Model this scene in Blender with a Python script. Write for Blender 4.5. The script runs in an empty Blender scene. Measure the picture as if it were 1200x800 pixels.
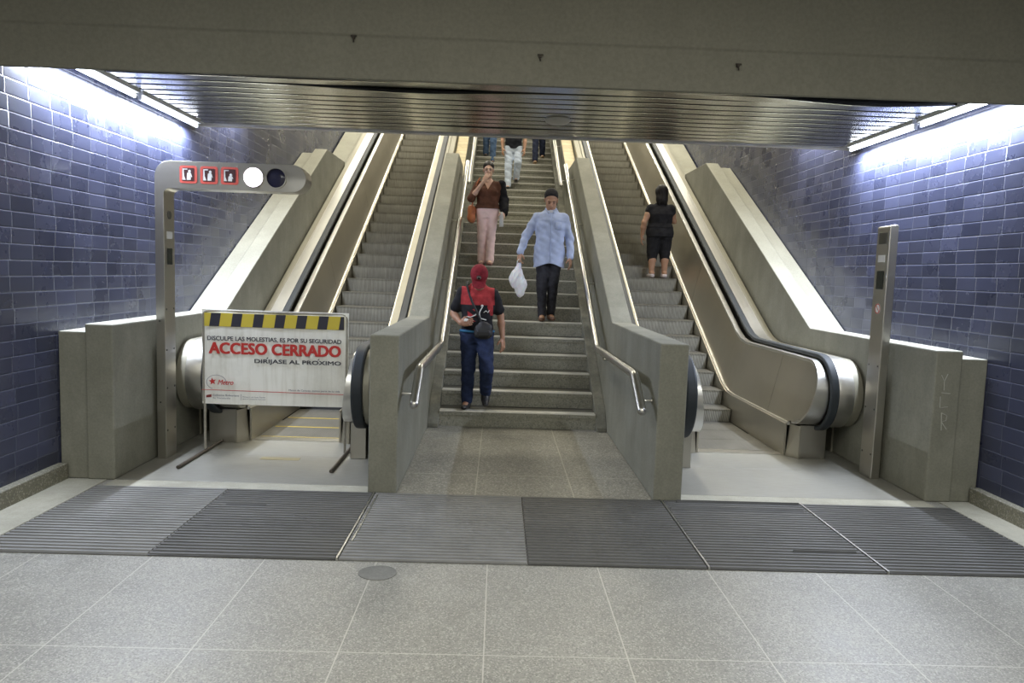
import bpy, bmesh, math, random
import numpy as np
from mathutils import Vector, Matrix
random.seed(7)
C = bpy.context.scene.collection
CX = 0.251                       # centre line of the stairs; the camera stands left of it
PI = math.pi
# ------------------------------------------------------------------ helpers
def link(o, parent=None):
    C.objects.link(o)
    if parent is not None: o.parent = parent
    return o
def tag(o, label=None, cat=None, group=None, kind=None):
    if label: o['label'] = label
    if cat: o['category'] = cat
    if group: o['group'] = group
    if kind: o['kind'] = kind
    return o
def empty(name, loc, label=None, cat=None, group=None):
    o = bpy.data.objects.new(name, None); o.empty_display_size = .1
    link(o); o.location = loc
    return tag(o, label, cat, group)
class MB:
    """collects shapes (world coordinates) and links them as ONE mesh object"""
    def __init__(s): s.v=[]; s.f=[]; s.m=[]
    def add(s, vs, fs, mi=0):
        b=len(s.v); s.v += [tuple(p) for p in vs]; s.f += [tuple(i+b for i in f) for f in fs]; s.m += [mi]*len(fs); return s
    def box(s, x0,x1,y0,y1,z0,z1, mi=0):
        x0,x1=min(x0,x1),max(x0,x1)
        return s.add([(x0,y0,z0),(x1,y0,z0),(x1,y1,z0),(x0,y1,z0),(x0,y0,z1),(x1,y0,z1),(x1,y1,z1),(x0,y1,z1)],
              [(0,3,2,1),(4,5,6,7),(0,1,5,4),(1,2,6,5),(2,3,7,6),(3,0,4,7)], mi)
    def prism(s, pts, axis, a0, a1, mi=0):
        """closed 2D outline extruded along an axis; pts are the other two coordinates in order"""
        n=len(pts)
        def P(p,a): return {'x':(a,p[0],p[1]),'y':(p[0],a,p[1]),'z':(p[0],p[1],a)}[axis]
        vs=[P(p,a0) for p in pts]+[P(p,a1) for p in pts]
        fs=[tuple(range(n)),tuple(range(2*n-1,n-1,-1))]+[(i,i+n,(i+1)%n+n,(i+1)%n) for i in range(n)]
        return s.add(vs,fs,mi)
    def strip(s, top, bot, x0, x1, mi=0):
        """solid between two y,z polylines of equal length, extruded in x (x0/x1 may be (bottom,top) pairs)"""
        xf=x0 if callable(x0) else None
        if not isinstance(x0,tuple): x0=(x0,x0)
        if not isinstance(x1,tuple): x1=(x1,x1)
        n=len(top); vs=[]
        for (yt,zt),(yb,zb) in zip(top,bot):
            if xf: x0=(xf(yb,zb),xf(yt,zt))
            vs += [(x0[1],yt,zt),(x1[1],yt,zt),(x1[0],yb,zb),(x0[0],yb,zb)]
        fs=[(0,1,2,3),tuple(4*(n-1)+k for k in (3,2,1,0))]
        for i in range(n-1):
            a=4*i; b=a+4
            for k in range(4): fs.append((a+k,b+k,b+(k+1)%4,a+(k+1)%4))
        return s.add(vs,fs,mi)
    def tube(s, pts, r, seg=12, mi=0, cap=True, flat=1.0):
        pts=[Vector(p) for p in pts]; n=len(pts); vs=[]; fs=[]
        up=None
        for i,p in enumerate(pts):
            d=(pts[min(i+1,n-1)]-pts[max(i-1,0)]).normalized()
            if up is None:
                a=Vector((0,0,1)) if abs(d.z)<.9 else Vector((1,0,0)); up=(a-d*a.dot(d)).normalized()
            else: up=(up-d*up.dot(d)).normalized()
            w=d.cross(up); rr=r[i] if isinstance(r,(list,tuple)) else r
            for k in range(seg):
                t=2*PI*k/seg; vs.append(p+up*math.cos(t)*rr*flat+w*math.sin(t)*rr)
        for i in range(n-1):
            for k in range(seg):
                a=i*seg+k; b=i*seg+(k+1)%seg; fs.append((a,b,b+seg,a+seg))
        if cap: fs += [tuple(range(seg-1,-1,-1)), tuple(range((n-1)*seg,n*seg))]
        return s.add(vs,fs,mi)
    def ball(s, c, r, mi=0, seg=14, ring=8):
        if not isinstance(r,(tuple,list)): r=(r,r,r)
        vs=[(c[0],c[1],c[2]+r[2])]; fs=[]
        for i in range(1,ring):
            a=PI*i/ring
            for k in range(seg):
                t=2*PI*k/seg; vs.append((c[0]+r[0]*math.sin(a)*math.cos(t),c[1]+r[1]*math.sin(a)*math.sin(t),c[2]+r[2]*math.cos(a)))
        vs.append((c[0],c[1],c[2]-r[2])); L=len(vs)-1
        for k in range(seg):
            fs.append((0,1+k,1+(k+1)%seg)); fs.append((L,L-seg+(k+1)%seg,L-seg+k))
            for i in range(ring-2):
                a=1+i*seg; fs.append((a+k,a+seg+k,a+seg+(k+1)%seg,a+(k+1)%seg))
        return s.add(vs,fs,mi)
    def build(s, name, mats, parent=None, bevel=0, smooth=False, segs=2, kind=None):
        me=bpy.data.meshes.new(name)
        off=Vector((0,0,0))
        if parent is not None:
            p=parent
            while p is not None: off += p.location; p=p.parent
        me.from_pydata([tuple(Vector(v)-off) for v in s.v],[],s.f)
        if not isinstance(mats,(list,tuple)): mats=[mats]
        for m in mats: me.materials.append(m)
        for p,mi in zip(me.polygons,s.m): p.material_index=mi; p.use_smooth=smooth
        bm=bmesh.new(); bm.from_mesh(me); bmesh.ops.recalc_face_normals(bm,faces=bm.faces); bm.to_mesh(me); bm.free()
        me.update()
        o=bpy.data.objects.new(name,me); link(o,parent)
        if parent is None: center_origin(o)
        if smooth and hasattr(me,'set_sharp_from_angle'):
            me.set_sharp_from_angle(angle=math.radians(40))
        if bevel:
            b=o.modifiers.new('bevel','BEVEL'); b.width=bevel; b.segments=segs; b.limit_method='ANGLE'; b.angle_limit=math.radians(40)
            b.harden_normals=False
        if kind: o['kind']=kind
        return o
def center_origin(o):
    me=o.data; n=len(me.vertices); co=np.empty(n*3); me.vertices.foreach_get('co',co); co=co.reshape(-1,3)
    c=(co.min(0)+co.max(0))/2; c[2]=co[:,2].min()
    me.vertices.foreach_set('co',(co-c).ravel()); o.location=tuple(c); me.update()
# ------------------------------------------------------------------ materials
def mat(name, col=(.5,.5,.5), rough=.6, metal=0, spec=.5, **k):
    m=bpy.data.materials.new(name); m.use_nodes=True; nt=m.node_tree; b=nt.nodes['Principled BSDF']
    b.inputs['Base Color'].default_value=(*col,1); b.inputs['Roughness'].default_value=rough; b.inputs['Metallic'].default_value=metal
    b.inputs['Specular IOR Level'].default_value=spec
    for a,v in k.items(): b.inputs[a.replace('_',' ')].default_value=v
    return m
def N(m,t,**k):
    n=m.node_tree.nodes.new(t)
    for a,v in k.items():
        if a in n.inputs: n.inputs[a].default_value=v
        else: setattr(n,a,v)
    return n
def Lk(m,a,b): m.node_tree.links.new(a,b)
def coords(m, scale=(1,1,1)):
    g=N(m,'ShaderNodeNewGeometry'); mp=N(m,'ShaderNodeMapping'); mp.inputs['Scale'].default_value=scale
    Lk(m,g.outputs['Position'],mp.inputs['Vector']); return mp.outputs['Vector']
def ramp(m, fac, stops):
    r=N(m,'ShaderNodeValToRGB'); e=r.color_ramp.elements
    e[0].position,e[0].color=stops[0][0],(*stops[0][1],1); e[1].position,e[1].color=stops[-1][0],(*stops[-1][1],1)
    for p,c in stops[1:-1]:
        x=e.new(p); x.color=(*c,1)
    Lk(m,fac,r.inputs['Fac']); return r.outputs['Color']
def noise(m, vec, scale, detail=4, rough=.55, out='Fac'):
    n=N(m,'ShaderNodeTexNoise'); n.inputs['Scale'].default_value=scale; n.inputs['Detail'].default_value=detail; n.inputs['Roughness'].default_value=rough
    Lk(m,vec,n.inputs['Vector']); return n.outputs[out]
def mix(m, fac, a, b, mode='MIX'):
    x=N(m,'ShaderNodeMix',data_type='RGBA',blend_type=mode)
    for s,v in ((x.inputs[0],fac),(x.inputs[6],a),(x.inputs[7],b)):
        if isinstance(v,(int,float)): s.default_value=v
        elif isinstance(v,tuple): s.default_value=(*v,1)
        else: Lk(m,v,s)
    return x.outputs[2]
def bump(m, h, strength=.3, dist=.01):
    b=N(m,'ShaderNodeBump'); b.inputs['Strength'].default_value=strength; b.inputs['Distance'].default_value=dist
    Lk(m,h,b.inputs['Height']); Lk(m,b.outputs['Normal'],m.node_tree.nodes['Principled BSDF'].inputs['Normal']); return b
def setcol(m,c): Lk(m,c,m.node_tree.nodes['Principled BSDF'].inputs['Base Color'])
def setrough(m,c): Lk(m,c,m.node_tree.nodes['Principled BSDF'].inputs['Roughness'])
def math_(m,op,a,b=None,c=None):
    n=N(m,'ShaderNodeMath',operation=op)
    for i,v in enumerate((a,b,c)):
        if v is None: continue
        if isinstance(v,(int,float)): n.inputs[i].default_value=v
        else: Lk(m,v,n.inputs[i])
    return n.outputs[0]

def concrete(name, a, b, streak=.5, fine=60):
    m=mat(name,rough=.72,spec=.35); v=coords(m)
    n1=noise(m,v,1.6,6,.62); n2=noise(m,coords(m,(3,3,.8)),1.3,6,.7); n3=noise(m,v,fine,3,.6)
    c=ramp(m,n1,[(.3,a),(.7,b)])
    dark=tuple(x*.62 for x in a)
    c=mix(m,math_(m,'MULTIPLY',ramp(m,n2,[(.42,(1,1,1)),(.62,(0,0,0))]),streak),c,dark)
    c=mix(m,.25,c,ramp(m,n3,[(.35,(.45,.45,.45)),(.65,(1,1,1))]),'MULTIPLY')
    setcol(m,c); bump(m,n3,.25,.004); return m
M={}
M['concrete']=concrete('concrete',(.215,.214,.172),(.305,.303,.25),.25)
M['concrete_lit']=concrete('concrete_lit',(.35,.345,.28),(.44,.435,.36),.1)  # paler concrete: light from above painted into the tops and upper parapets
M['concrete_wear']=concrete('concrete_wear',(.20,.20,.165),(.31,.305,.25),.8,90)
M['beam']=concrete('beam_paint',(.195,.19,.15),(.215,.208,.165),.12,40)
M['strip_stone']=concrete('pale_stone',(.36,.35,.28),(.5,.485,.40),.3,120)
# glazed wall tile
def tile_wall(name, c0, c1, w=.25, h=.112, tilt=.075, grout=(.10,.11,.15), rough=.20):
    m=mat(name,rough=rough,spec=.6); g=N(m,'ShaderNodeNewGeometry'); sp=N(m,'ShaderNodeSeparateXYZ'); Lk(m,g.outputs['Position'],sp.inputs[0])
    zr=math_(m,'DIVIDE',sp.outputs['Z'],h); zi=math_(m,'FLOOR',zr)
    wob=math_(m,'MULTIPLY',math_(m,'SINE',math_(m,'MULTIPLY',zi,7.3)),.10)
    yr=math_(m,'ADD',math_(m,'DIVIDE',math_(m,'ADD',sp.outputs['Y'],sp.outputs['X']),w),wob); yi=math_(m,'FLOOR',yr)
    cb=N(m,'ShaderNodeCombineXYZ'); Lk(m,yi,cb.inputs[0]); Lk(m,zi,cb.inputs[1])
    wn=N(m,'ShaderNodeTexWhiteNoise'); Lk(m,cb.outputs[0],wn.inputs['Vector'])
    fy=math_(m,'FRACT',yr); fz=math_(m,'FRACT',zr)
    ey=math_(m,'MULTIPLY',math_(m,'MINIMUM',fy,math_(m,'SUBTRACT',1,fy)),w)
    ez=math_(m,'MULTIPLY',math_(m,'MINIMUM',fz,math_(m,'SUBTRACT',1,fz)),h)
    e=math_(m,'MINIMUM',ey,ez)
    gr=math_(m,'LESS_THAN',e,.0022)
    n=noise(m,coords(m),2.2,5,.6)
    c=mix(m,wn.outputs['Value'],c0,c1)
    c=mix(m,.55,c,ramp(m,n,[(.3,(.62,.62,.66)),(.7,(1,1,1))]),'MULTIPLY')
    c=mix(m,gr,c,grout); setcol(m,c)
    setrough(m,math_(m,'ADD',math_(m,'MULTIPLY',gr,.5),math_(m,'ADD',rough,math_(m,'MULTIPLY',n,.16))))
    # every tile sits at its own slight angle, with a pillowed edge
    sub=N(m,'ShaderNodeVectorMath',operation='SUBTRACT'); Lk(m,wn.outputs['Color'],sub.inputs[0]); sub.inputs[1].default_value=(.5,.5,.5)
    sc=N(m,'ShaderNodeVectorMath',operation='SCALE'); Lk(m,sub.outputs[0],sc.inputs[0]); sc.inputs['Scale'].default_value=tilt
    ad=N(m,'ShaderNodeVectorMath',operation='ADD'); Lk(m,sc.outputs[0],ad.inputs[0])
    bp=N(m,'ShaderNodeBump'); bp.inputs['Strength'].default_value=.6; bp.inputs['Distance'].default_value=.004
    sm=math_(m,'SMOOTH_MIN',e,.006,.006)
    hh=math_(m,'ADD',math_(m,'MULTIPLY',sm,160),math_(m,'MULTIPLY',noise(m,coords(m),9,2),.28))
    Lk(m,hh,bp.inputs['Height'])
    Lk(m,bp.outputs['Normal'],ad.inputs[1])
    nm=N(m,'ShaderNodeVectorMath',operation='NORMALIZE'); Lk(m,ad.outputs[0],nm.inputs[0])
    Lk(m,nm.outputs[0],m.node_tree.nodes['Principled BSDF'].inputs['Normal']); return m
M['blue_tile']=tile_wall('blue_glazed_tile',(.040,.046,.084),(.066,.073,.125))
M['beige_tile']=tile_wall('beige_glazed_tile',(.62,.52,.30),(.72,.62,.40),.24,.09,.03,(.35,.30,.2),.3)
def terrazzo(name, a, b, chip=(.55,.53,.47), dark=(.12,.12,.11), sc=150, joints=None, rough=.42):
    m=mat(name,rough=rough,spec=.5); v=coords(m)
    vo=N(m,'ShaderNodeTexVoronoi'); vo.inputs['Scale'].default_value=sc; Lk(m,v,vo.inputs['Vector'])
    wn=N(m,'ShaderNodeTexWhiteNoise'); Lk(m,vo.outputs['Color'],wn.inputs['Vector'])
    n1=noise(m,v,.9,5,.6); n2=noise(m,v,5,4,.6)
    base=ramp(m,n1,[(.3,a),(.7,b)])
    base=mix(m,.35,base,ramp(m,n2,[(.3,(.6,.6,.6)),(.65,(1,1,1))]),'MULTIPLY')
    c=mix(m,math_(m,'MULTIPLY',math_(m,'GREATER_THAN',wn.outputs['Value'],.82),.38),base,chip)
    c=mix(m,math_(m,'MULTIPLY',math_(m,'LESS_THAN',wn.outputs['Value'],.2),.5),c,dark)
    if joints:
        (x0,dx,y0,dy,w,jc)=joints
        g=N(m,'ShaderNodeNewGeometry'); sp=N(m,'ShaderNodeSeparateXYZ'); Lk(m,g.outputs['Position'],sp.inputs[0])
        def line(o,p0,d):
            r=math_(m,'FRACT',math_(m,'ADD',math_(m,'DIVIDE',math_(m,'SUBTRACT',o,p0),d),100.5))
            return math_(m,'LESS_THAN',math_(m,'MULTIPLY',math_(m,'ABSOLUTE',math_(m,'SUBTRACT',r,.5)),d),w/2)
        j=math_(m,'MAXIMUM',line(sp.outputs['X'],x0,dx),line(sp.outputs['Y'],y0,dy))
        c=mix(m,math_(m,'MULTIPLY',j,.75),c,jc)
    setcol(m,c); setrough(m,math_(m,'ADD',rough-.1,math_(m,'MULTIPLY',n2,.25))); return m
M['floor']=terrazzo('terrazzo_floor',(.235,.232,.203),(.32,.314,.278),joints=(-.016,.6464,3.11,1.03,.006,(.52,.5,.44)))
M['floor2']=terrazzo('stone_slab_floor',(.23,.22,.185),(.32,.31,.26),sc=90,joints=(-.13,.76,6.01,1.6,.008,(.5,.48,.40)),rough=.5)
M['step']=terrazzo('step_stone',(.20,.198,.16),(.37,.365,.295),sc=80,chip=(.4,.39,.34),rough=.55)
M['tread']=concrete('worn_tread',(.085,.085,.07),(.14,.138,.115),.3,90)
M['kerb']=terrazzo('kerb_stone',(.17,.165,.12),(.25,.24,.18),sc=120,rough=.6)
def metal(name,col,rough,aniso=True,var=.12,scale=(1,8,14)):
    m=mat(name,col,rough,1.0); v=coords(m,scale); n=noise(m,v,3,4); n2=noise(m,coords(m),1.3,4)
    setrough(m,math_(m,'ADD',rough-var/2,math_(m,'MULTIPLY',n,var)))
    setcol(m,mix(m,.35,col,ramp(m,n2,[(.3,(.6,.6,.6)),(.7,(1,1,1))]),'MULTIPLY')); return m
M['steel']=metal('stainless_steel',(.66,.65,.61),.32)
M['bright']=metal('bright_steel',(.76,.75,.71),.33)
M['panel']=metal('satin_bronze_panel',(.47,.44,.365),.34,var=.06,scale=(.5,.6,1.5))
M['deck']=metal('satin_olive_deck',(.33,.315,.25),.50,scale=(1,1,2))
M['panel'].node_tree.nodes['Principled BSDF'].inputs['Metallic'].default_value=.8
M['deck'].node_tree.nodes['Principled BSDF'].inputs['Metallic'].default_value=.45
M['dark_steel']=metal('dark_steel',(.16,.16,.15),.45)
M['post_steel']=metal('post_steel',(.52,.50,.45),.33,scale=(80,80,1))
M['plate']=metal('floor_plate_steel',(.29,.285,.25),.48,var=.2,scale=(3,12,1))
M['plate'].node_tree.nodes['Principled BSDF'].inputs['Metallic'].default_value=.35
M['rubber']=mat('black_rubber',(.028,.034,.040),.55,spec=.35)
M['nosing']=metal('worn_nosing_strip',(.80,.79,.74),.36,scale=(2,2,2))
M['nosing'].node_tree.nodes['Principled BSDF'].inputs['Metallic'].default_value=.6
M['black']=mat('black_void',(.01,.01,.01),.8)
M['yellow']=mat('yellow_paint',(.62,.46,.05),.5)
# escalator step: ribbed cast aluminium, darker between the ribs
def ribs(name, a, b, pitch=.0165, rough=.5, metalv=.35, axis='x'):
    m=mat(name,a,rough,metalv); g=N(m,'ShaderNodeNewGeometry'); sp=N(m,'ShaderNodeSeparateXYZ'); Lk(m,g.outputs['Position'],sp.inputs[0])
    o=sp.outputs['X' if axis=='x' else 'Y']
    f=math_(m,'FRACT',math_(m,'DIVIDE',math_(m,'ADD',o,50),pitch))
    t=math_(m,'ABSOLUTE',math_(m,'SUBTRACT',math_(m,'MULTIPLY',f,2),1))
    sc=(60,2,5) if axis=='x' else (5,60,5)
    n=noise(m,coords(m,sc),1,3); n2=noise(m,coords(m),4,4)
    fac=math_(m,'MULTIPLY',t,math_(m,'ADD',n,.35))
    c=mix(m,fac,b,a); c=mix(m,.5,c,ramp(m,n2,[(.3,(.6,.6,.6)),(.7,(1,1,1))]),'MULTIPLY'); setcol(m,c)
    bump(m,t,.6,.006); return m
M['esc_riser']=ribs('ribbed_step_riser',(.78,.76,.66),(.16,.155,.135))
M['esc_tread']=ribs('ribbed_step_tread',(.30,.29,.25),(.08,.076,.064))
M['mat_light']=ribs('grey_ribbed_mat',(.27,.27,.26),(.125,.125,.12),.048,.6,0,'y')
M['mat_dark']=ribs('dark_ribbed_mat',(.115,.115,.11),(.048,.048,.046),.048,.55,0,'y')
# lamps
def emis(name,col,s):
    m=mat(name,(.9,.9,.9),.4); b=m.node_tree.nodes['Principled BSDF']; b.inputs['Emission Color'].default_value=(*col,1); b.inputs['Emission Strength'].default_value=s; return m
M['tube']=emis('cool_tube_light',(.80,.86,1),14)
M['tube_warm']=emis('warm_ceiling_light',(1,.9,.70),6)
M['lamp_white']=emis('lit_white_lens',(.95,.85,1),6)
M['lens_dark']=mat('unlit_dark_lens',(.02,.02,.045),.12)
M['red']=mat('red_plastic',(.62,.10,.075),.45); M['brown_dark']=mat('dark_pictogram',(.075,.03,.03),.35)
M['white']=mat('white_print',(.75,.75,.72),.5); M['display']=mat('display_glass',(.02,.025,.02),.15)
M['sign_white']=None
LP={'hall':50,'well':150,'tube':200,'low':26,'exp':0.0}
# ------------------------------------------------------------------ profiles (y, z)
SR,ST,SY=.180,.3256,7.924                # stair riser, tread, first riser
def esc_nose(y): return .527*(y-8.41)
def soft(a,b,k=.10):                      # smooth maximum
    h=max(k-abs(a-b),0)/k; return max(a,b)+h*h*k/4
def esc_z(y,flat,off): return soft(flat, esc_nose(y)+off,.12)
YE=19.6
def ys(a,b,n=40): return [a+(b-a)*i/n for i in range(n+1)]
# ------------------------------------------------------------------ room shell
WL,WR=CX-3.62,CX+3.62
def st(o,kind='structure'): o['kind']=kind; return o
Y0=-3.0; ZT=9.0
st(MB().box(WL-.3,WR+.3,Y0,8.0,-.2,0).build('floor',M['floor']))
def gap(mb,z=ZT): return mb
st(MB().box(WL-.25,WL,Y0,24,-.2,ZT).build('wall_left',M['blue_tile']))
st(MB().box(WR,WR+.25,Y0,24,-.2,ZT).build('wall_right',M['blue_tile']))
M['plaster']=concrete('pale_plaster',(.52,.50,.44),(.60,.58,.51),.1)
st(MB().box(WL-.25,WR+.25,Y0-.2,Y0,-.2,4.2).build('wall_back',M['plaster']))
st(MB().box(WL-.25,WR+.25,Y0-.2,4.6,3.9,4.1).build('ceiling',M['plaster']))
# concrete beam across the mouth of the stairwell, with a formwork step near its top edge
b=MB(); b.prism([(4.6,3.0),(5.22,3.0),(5.27,3.03),(5.27,3.22),(4.6,3.22)],'x',WL,WR)
b.box(WL,WR,4.6,4.62,3.22,3.25)
o=MB().prism([(4.722,4.1),(4.722,3.155),(4.735,3.145),(4.735,2.886),(4.76,2.886),(5.3,3.06),(5.3,4.1)],'x',WL,WR).build('ceiling_beam',M['beam'],bevel=.012); st(o)
for i_,(x_,z_,lab_) in enumerate(((-.955,3.135,'leftmost of three small rusty anchor stubs on the concrete beam, left of centre'),(.215,3.065,'middle of three small rusty anchor stubs on the concrete beam'),(1.47,3.055,'rightmost of three small rusty anchor stubs on the concrete beam'))):
    b_=MB(); b_.tube([(x_,4.712,z_),(x_,4.737,z_)],.010,10); b_.box(x_-.016,x_+.020,4.716,4.724,z_+.004,z_+.012); b_.tube([(x_,4.718,z_),(x_+.003,4.716,z_-.03)],.005,6)
    tag(b_.build('anchor_stub',concrete('rusty_stub_%d'%i_,(.035,.030,.025),(.07,.055,.04))),lab_,'anchor','anchor stubs on the beam')
# slatted metal ceiling over the escalator landing: every slat a folded tray
M['slat']=metal('ceiling_slat_metal',(.46,.45,.38),.24,var=.14,scale=(3,40,1))
s=MB(); y=5.32; i=0
while y<8.0:
    sag=.0
    w=.152; z=3.2
    prof=[(y,z+.02),(y+.004,z+.004),(y+.012,z),(y+w-.012,z),(y+w-.004,z+.004),(y+w,z+.02),(y+w,z+.024),(y,z+.024)]
    # a few slats sag or have slipped, as photographed
    nx=24; x0,x1=WL+.16,WR-.16
    rows=[]
    for k in range(nx+1):
        x=x0+(x1-x0)*k/nx; t=(x-CX)/3.4; dz=0; dy=0
        if i==2: dz=-.060*math.exp(-((t-.15)/.35)**2)
        if i==3: dz=-.030*math.exp(-((t-.05)/.3)**2)
        if i==4: dz=-.045*math.exp(-((t-.80)/.18)**2)
        if i==5: dz=-.035*math.exp(-((t+.30)/.22)**2)
        if i==13: dz=-.012*math.exp(-((t+.1)/.2)**2)
        rows.append([(x,p[0]+dy,p[1]+dz) for p in prof])
    vs=[v for r in rows for v in r]; n=len(prof); fs=[]
    for k in range(nx):
        for j in range(n): fs.append((k*n+j,k*n+(j+1)%n,(k+1)*n+(j+1)%n,(k+1)*n+j))
    fs += [tuple(range(n)),tuple(range(len(vs)-1,len(vs)-n-1,-1))]
    nf=len(fs)
    mi=[1 if (j%n in (0,4,5,7)) and False else 0 for j in range(nf)]
    for q,f in enumerate(fs):
        j=q%n
        s.add([vs[a] for a in f],[tuple(range(len(f)))],1 if (q<nf-2 and j in (0,4,5,7)) else 0)  # tray sides painted black, standing in for shade between the slats
    y+=.186; i+=1
YS=8.13
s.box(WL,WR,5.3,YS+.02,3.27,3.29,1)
s.box(WL+.01,WL+.15,5.3,YS,3.24,3.27,0); s.box(WR-.15,WR-.01,5.3,YS,3.24,3.27,0)
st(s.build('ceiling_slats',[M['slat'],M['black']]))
st(MB().box(WL,WR,YS+.02,YS+.10,3.19,ZT).build('wall_front',M['plaster']))
st(MB().box(WL-.25,WR+.25,YS,24.2,ZT,ZT+.2).build('ceiling_stairwell',M['plaster']))
st(MB().box(WL-.25,WR+.25,24,24.2,-.2,ZT).build('wall_far',M['plaster']))
st(MB().box(WL,WR,20.2,24,5.74,5.94).build('floor_upper',M['floor2']))
# kerbs at the foot of the tiled walls
for side,x0,x1 in (('left',WL,WL+.075),('right',WR-.075,WR)):
    k=MB(); k.box(x0,x1,Y0,5.598,0,.128); st(k.build('baseboard_'+side,M['kerb'],bevel=.008))
# floor beyond the mats
st(MB().box(CX-.98,CX+.98,5.43,8.2,-.2,.004).build('floor_stair_foot',M['floor2']))
for sgn,nm in ((-1,'left'),(1,'right')):
    st(MB().box(CX+sgn*1.2,CX+sgn*3.19,5.43,5.60,-.2,.006).build('trim_'+('1' if sgn<0 else '2'),M['strip_stone'],bevel=.004))
# stained strip of terrazzo beside the mats on each side
for sgn,i in ((-1,3),(1,4)):
    st(MB().box(CX+sgn*3.25 if sgn<0 else CX+3.30,CX+sgn*3.545,3.2,5.595,-.05,.005).build('trim_%d'%i,M['strip_stone']))
# ------------------------------------------------------------------ mats
bx=[-3.42+CX+.02+.17,-1.989,-.895,.222,1.293,2.363,3.53]
labels=[('pale grey ribbed floor mat at the foot of the left concrete block','mat_light'),
 ('dark ribbed floor mat in front of the closed left escalator','mat_dark'),
 ('pale grey ribbed floor mat before the left low wall, right of the double metal strip','mat_light'),
 ('dark ribbed floor mat in front of the right half of the middle stairs','mat_dark'),
 ('dark ribbed floor mat with torn lifted ribs in front of the right escalator','mat_dark'),
 ('dark ribbed floor mat at the foot of the right concrete block by the right wall','mat_dark')]
for i in range(6):
    x0,x1=bx[i]+(.008 if i in (2,4,5) else .0012),bx[i+1]-(.008 if i in (1,3,4) else .0012); y0,y1=4.13,5.42
    m=MB(); n=27; pit=(y1-y0)/n
    m.box(x0,x1,y0,y1,.001,.008)
    vs=[]
    for k in range(n):
        a=y0+k*pit
        lift=0
        m.prism([(a+.006,.008),(a+.010,.015),(a+pit-.010,.015),(a+pit-.006,.008)],'x',x0+.004,x1-.004)
    if i==4:      # torn ribs standing proud near the back edge and the front right corner
        m.prism([(5.36,.016),(5.372,.034),(5.385,.016)],'x',x0+.1,x1-.02); m.prism([(5.20,.016),(5.212,.03),(5.224,.016)],'x',x0+.02,x1-.05)
        m.prism([(4.40,.016),(4.41,.028),(4.42,.016)],'x',x1-.45,x1-.05)
    if i==1: m.prism([(5.02,.015),(5.03,.026),(5.04,.015)],'x',x0+.12,x0+.40)
    o=m.build('ribbed_floor_mat',M[labels[i][1]]); tag(o,labels[i][0],'floor mat','ribbed mats across the foot of the stairs')
for lab,x,w in (('double metal joint strip between the second and third mats, before the left low wall',bx[2],.03),
            ('thin metal joint strip between mats in front of the right low wall',bx[4],.012),
            ('thin metal joint strip between the two mats in front of the right escalator',bx[5],.012)):
    s=MB(); s.box(x-.0055,x+.0055,4.13,5.42,.001,.019)
    if w>.02: s.box(x+.0085+.022,x+.0085+.031,4.4,5.36,.0155,.021)
    tag(s.build('metal_joint_strip',M['steel']),lab,'metal strip','joint strips between the mats')
# drain patch in the floor
p=MB(); pts=[(-.62+.12*math.cos(t)*(1 if math.cos(t)<0 else .8),3.97+.10*math.sin(t)) for t in [2*PI*i/20 for i in range(20)]]
p.prism([(a,b) for a,b in pts],'z',-.001,.003); tag(p.build('floor_patch',concrete('grey_patch',(.17,.17,.155),(.24,.238,.21))),'small rounded grey cement patch in the floor just before the mats','floor patch')
# ------------------------------------------------------------------ stairs
def flight(n0,n1,ybase,zbase,root,yend):
    """steps n0..n1-1, nosing k at ybase+k*ST, top zbase+(k+1)*SR"""
    for k in range(n0,n1):
        y=ybase+k*ST; z=zbase+(k+1)*SR; y2=y+ST+.03 if k<n1-1 else yend
        b=MB(); zb=z-SR-.02 if k>n0 else zbase+.001
        b.prism([(y,z-.004),(y+.010,z),(y2,z),(y2,zb),(y+.012,zb),(y+.012,z-.05),(y,z-.05)],'x',CX-.865,CX+.865)
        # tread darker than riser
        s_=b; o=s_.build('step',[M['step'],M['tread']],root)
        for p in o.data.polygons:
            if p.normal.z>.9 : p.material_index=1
        MB().box(CX-.86,CX+.86,y-.003,y+.105,z-.014,z+.003).build('nosing',M['nosing'],o,bevel=.003)
root=empty('staircase',(CX,SY,0),'lower flight of worn stone stairs with metal-edged steps between the two low concrete walls','stairs')
flight(0,14,SY,0,root,13.93)
for s in (-1,1):
    b=MB(); top=[(SY-.10,.05),(SY+.10,.235)]+[(y,.235+.553*(y-SY-.10)) for y in (9,10,11,12.2)]+[(12.35,2.60),(13.8,2.60)]
    bot=[(SY-.10,.005),(SY+.10,.01)]+[(y,.06+.553*(y-SY-.10)) for y in (9,10,11,12.2)]+[(12.35,2.4),(13.8,2.4)]
    b.strip(top,bot,CX+s*.866,CX+s*.979); b.build('stringer',M['concrete_wear'],root,bevel=.006)
root2=empty('staircase',(CX,13.91,2.52),'upper flight of stone stairs beyond the landing, rising out of sight behind the ceiling','stairs')
flight(0,19,13.91,2.52,root2,20.6)
for s in (-1,1):
    top=[(13.8,2.60),(14.0,2.86),(19.9,2.86+.553*5.9)]; bot=[(a,c-.2) for a,c in top]
    MB().strip(top,bot,CX+s*.866,CX+s*.979).build('stringer',M['concrete_wear'],root2,bevel=.006)
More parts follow.
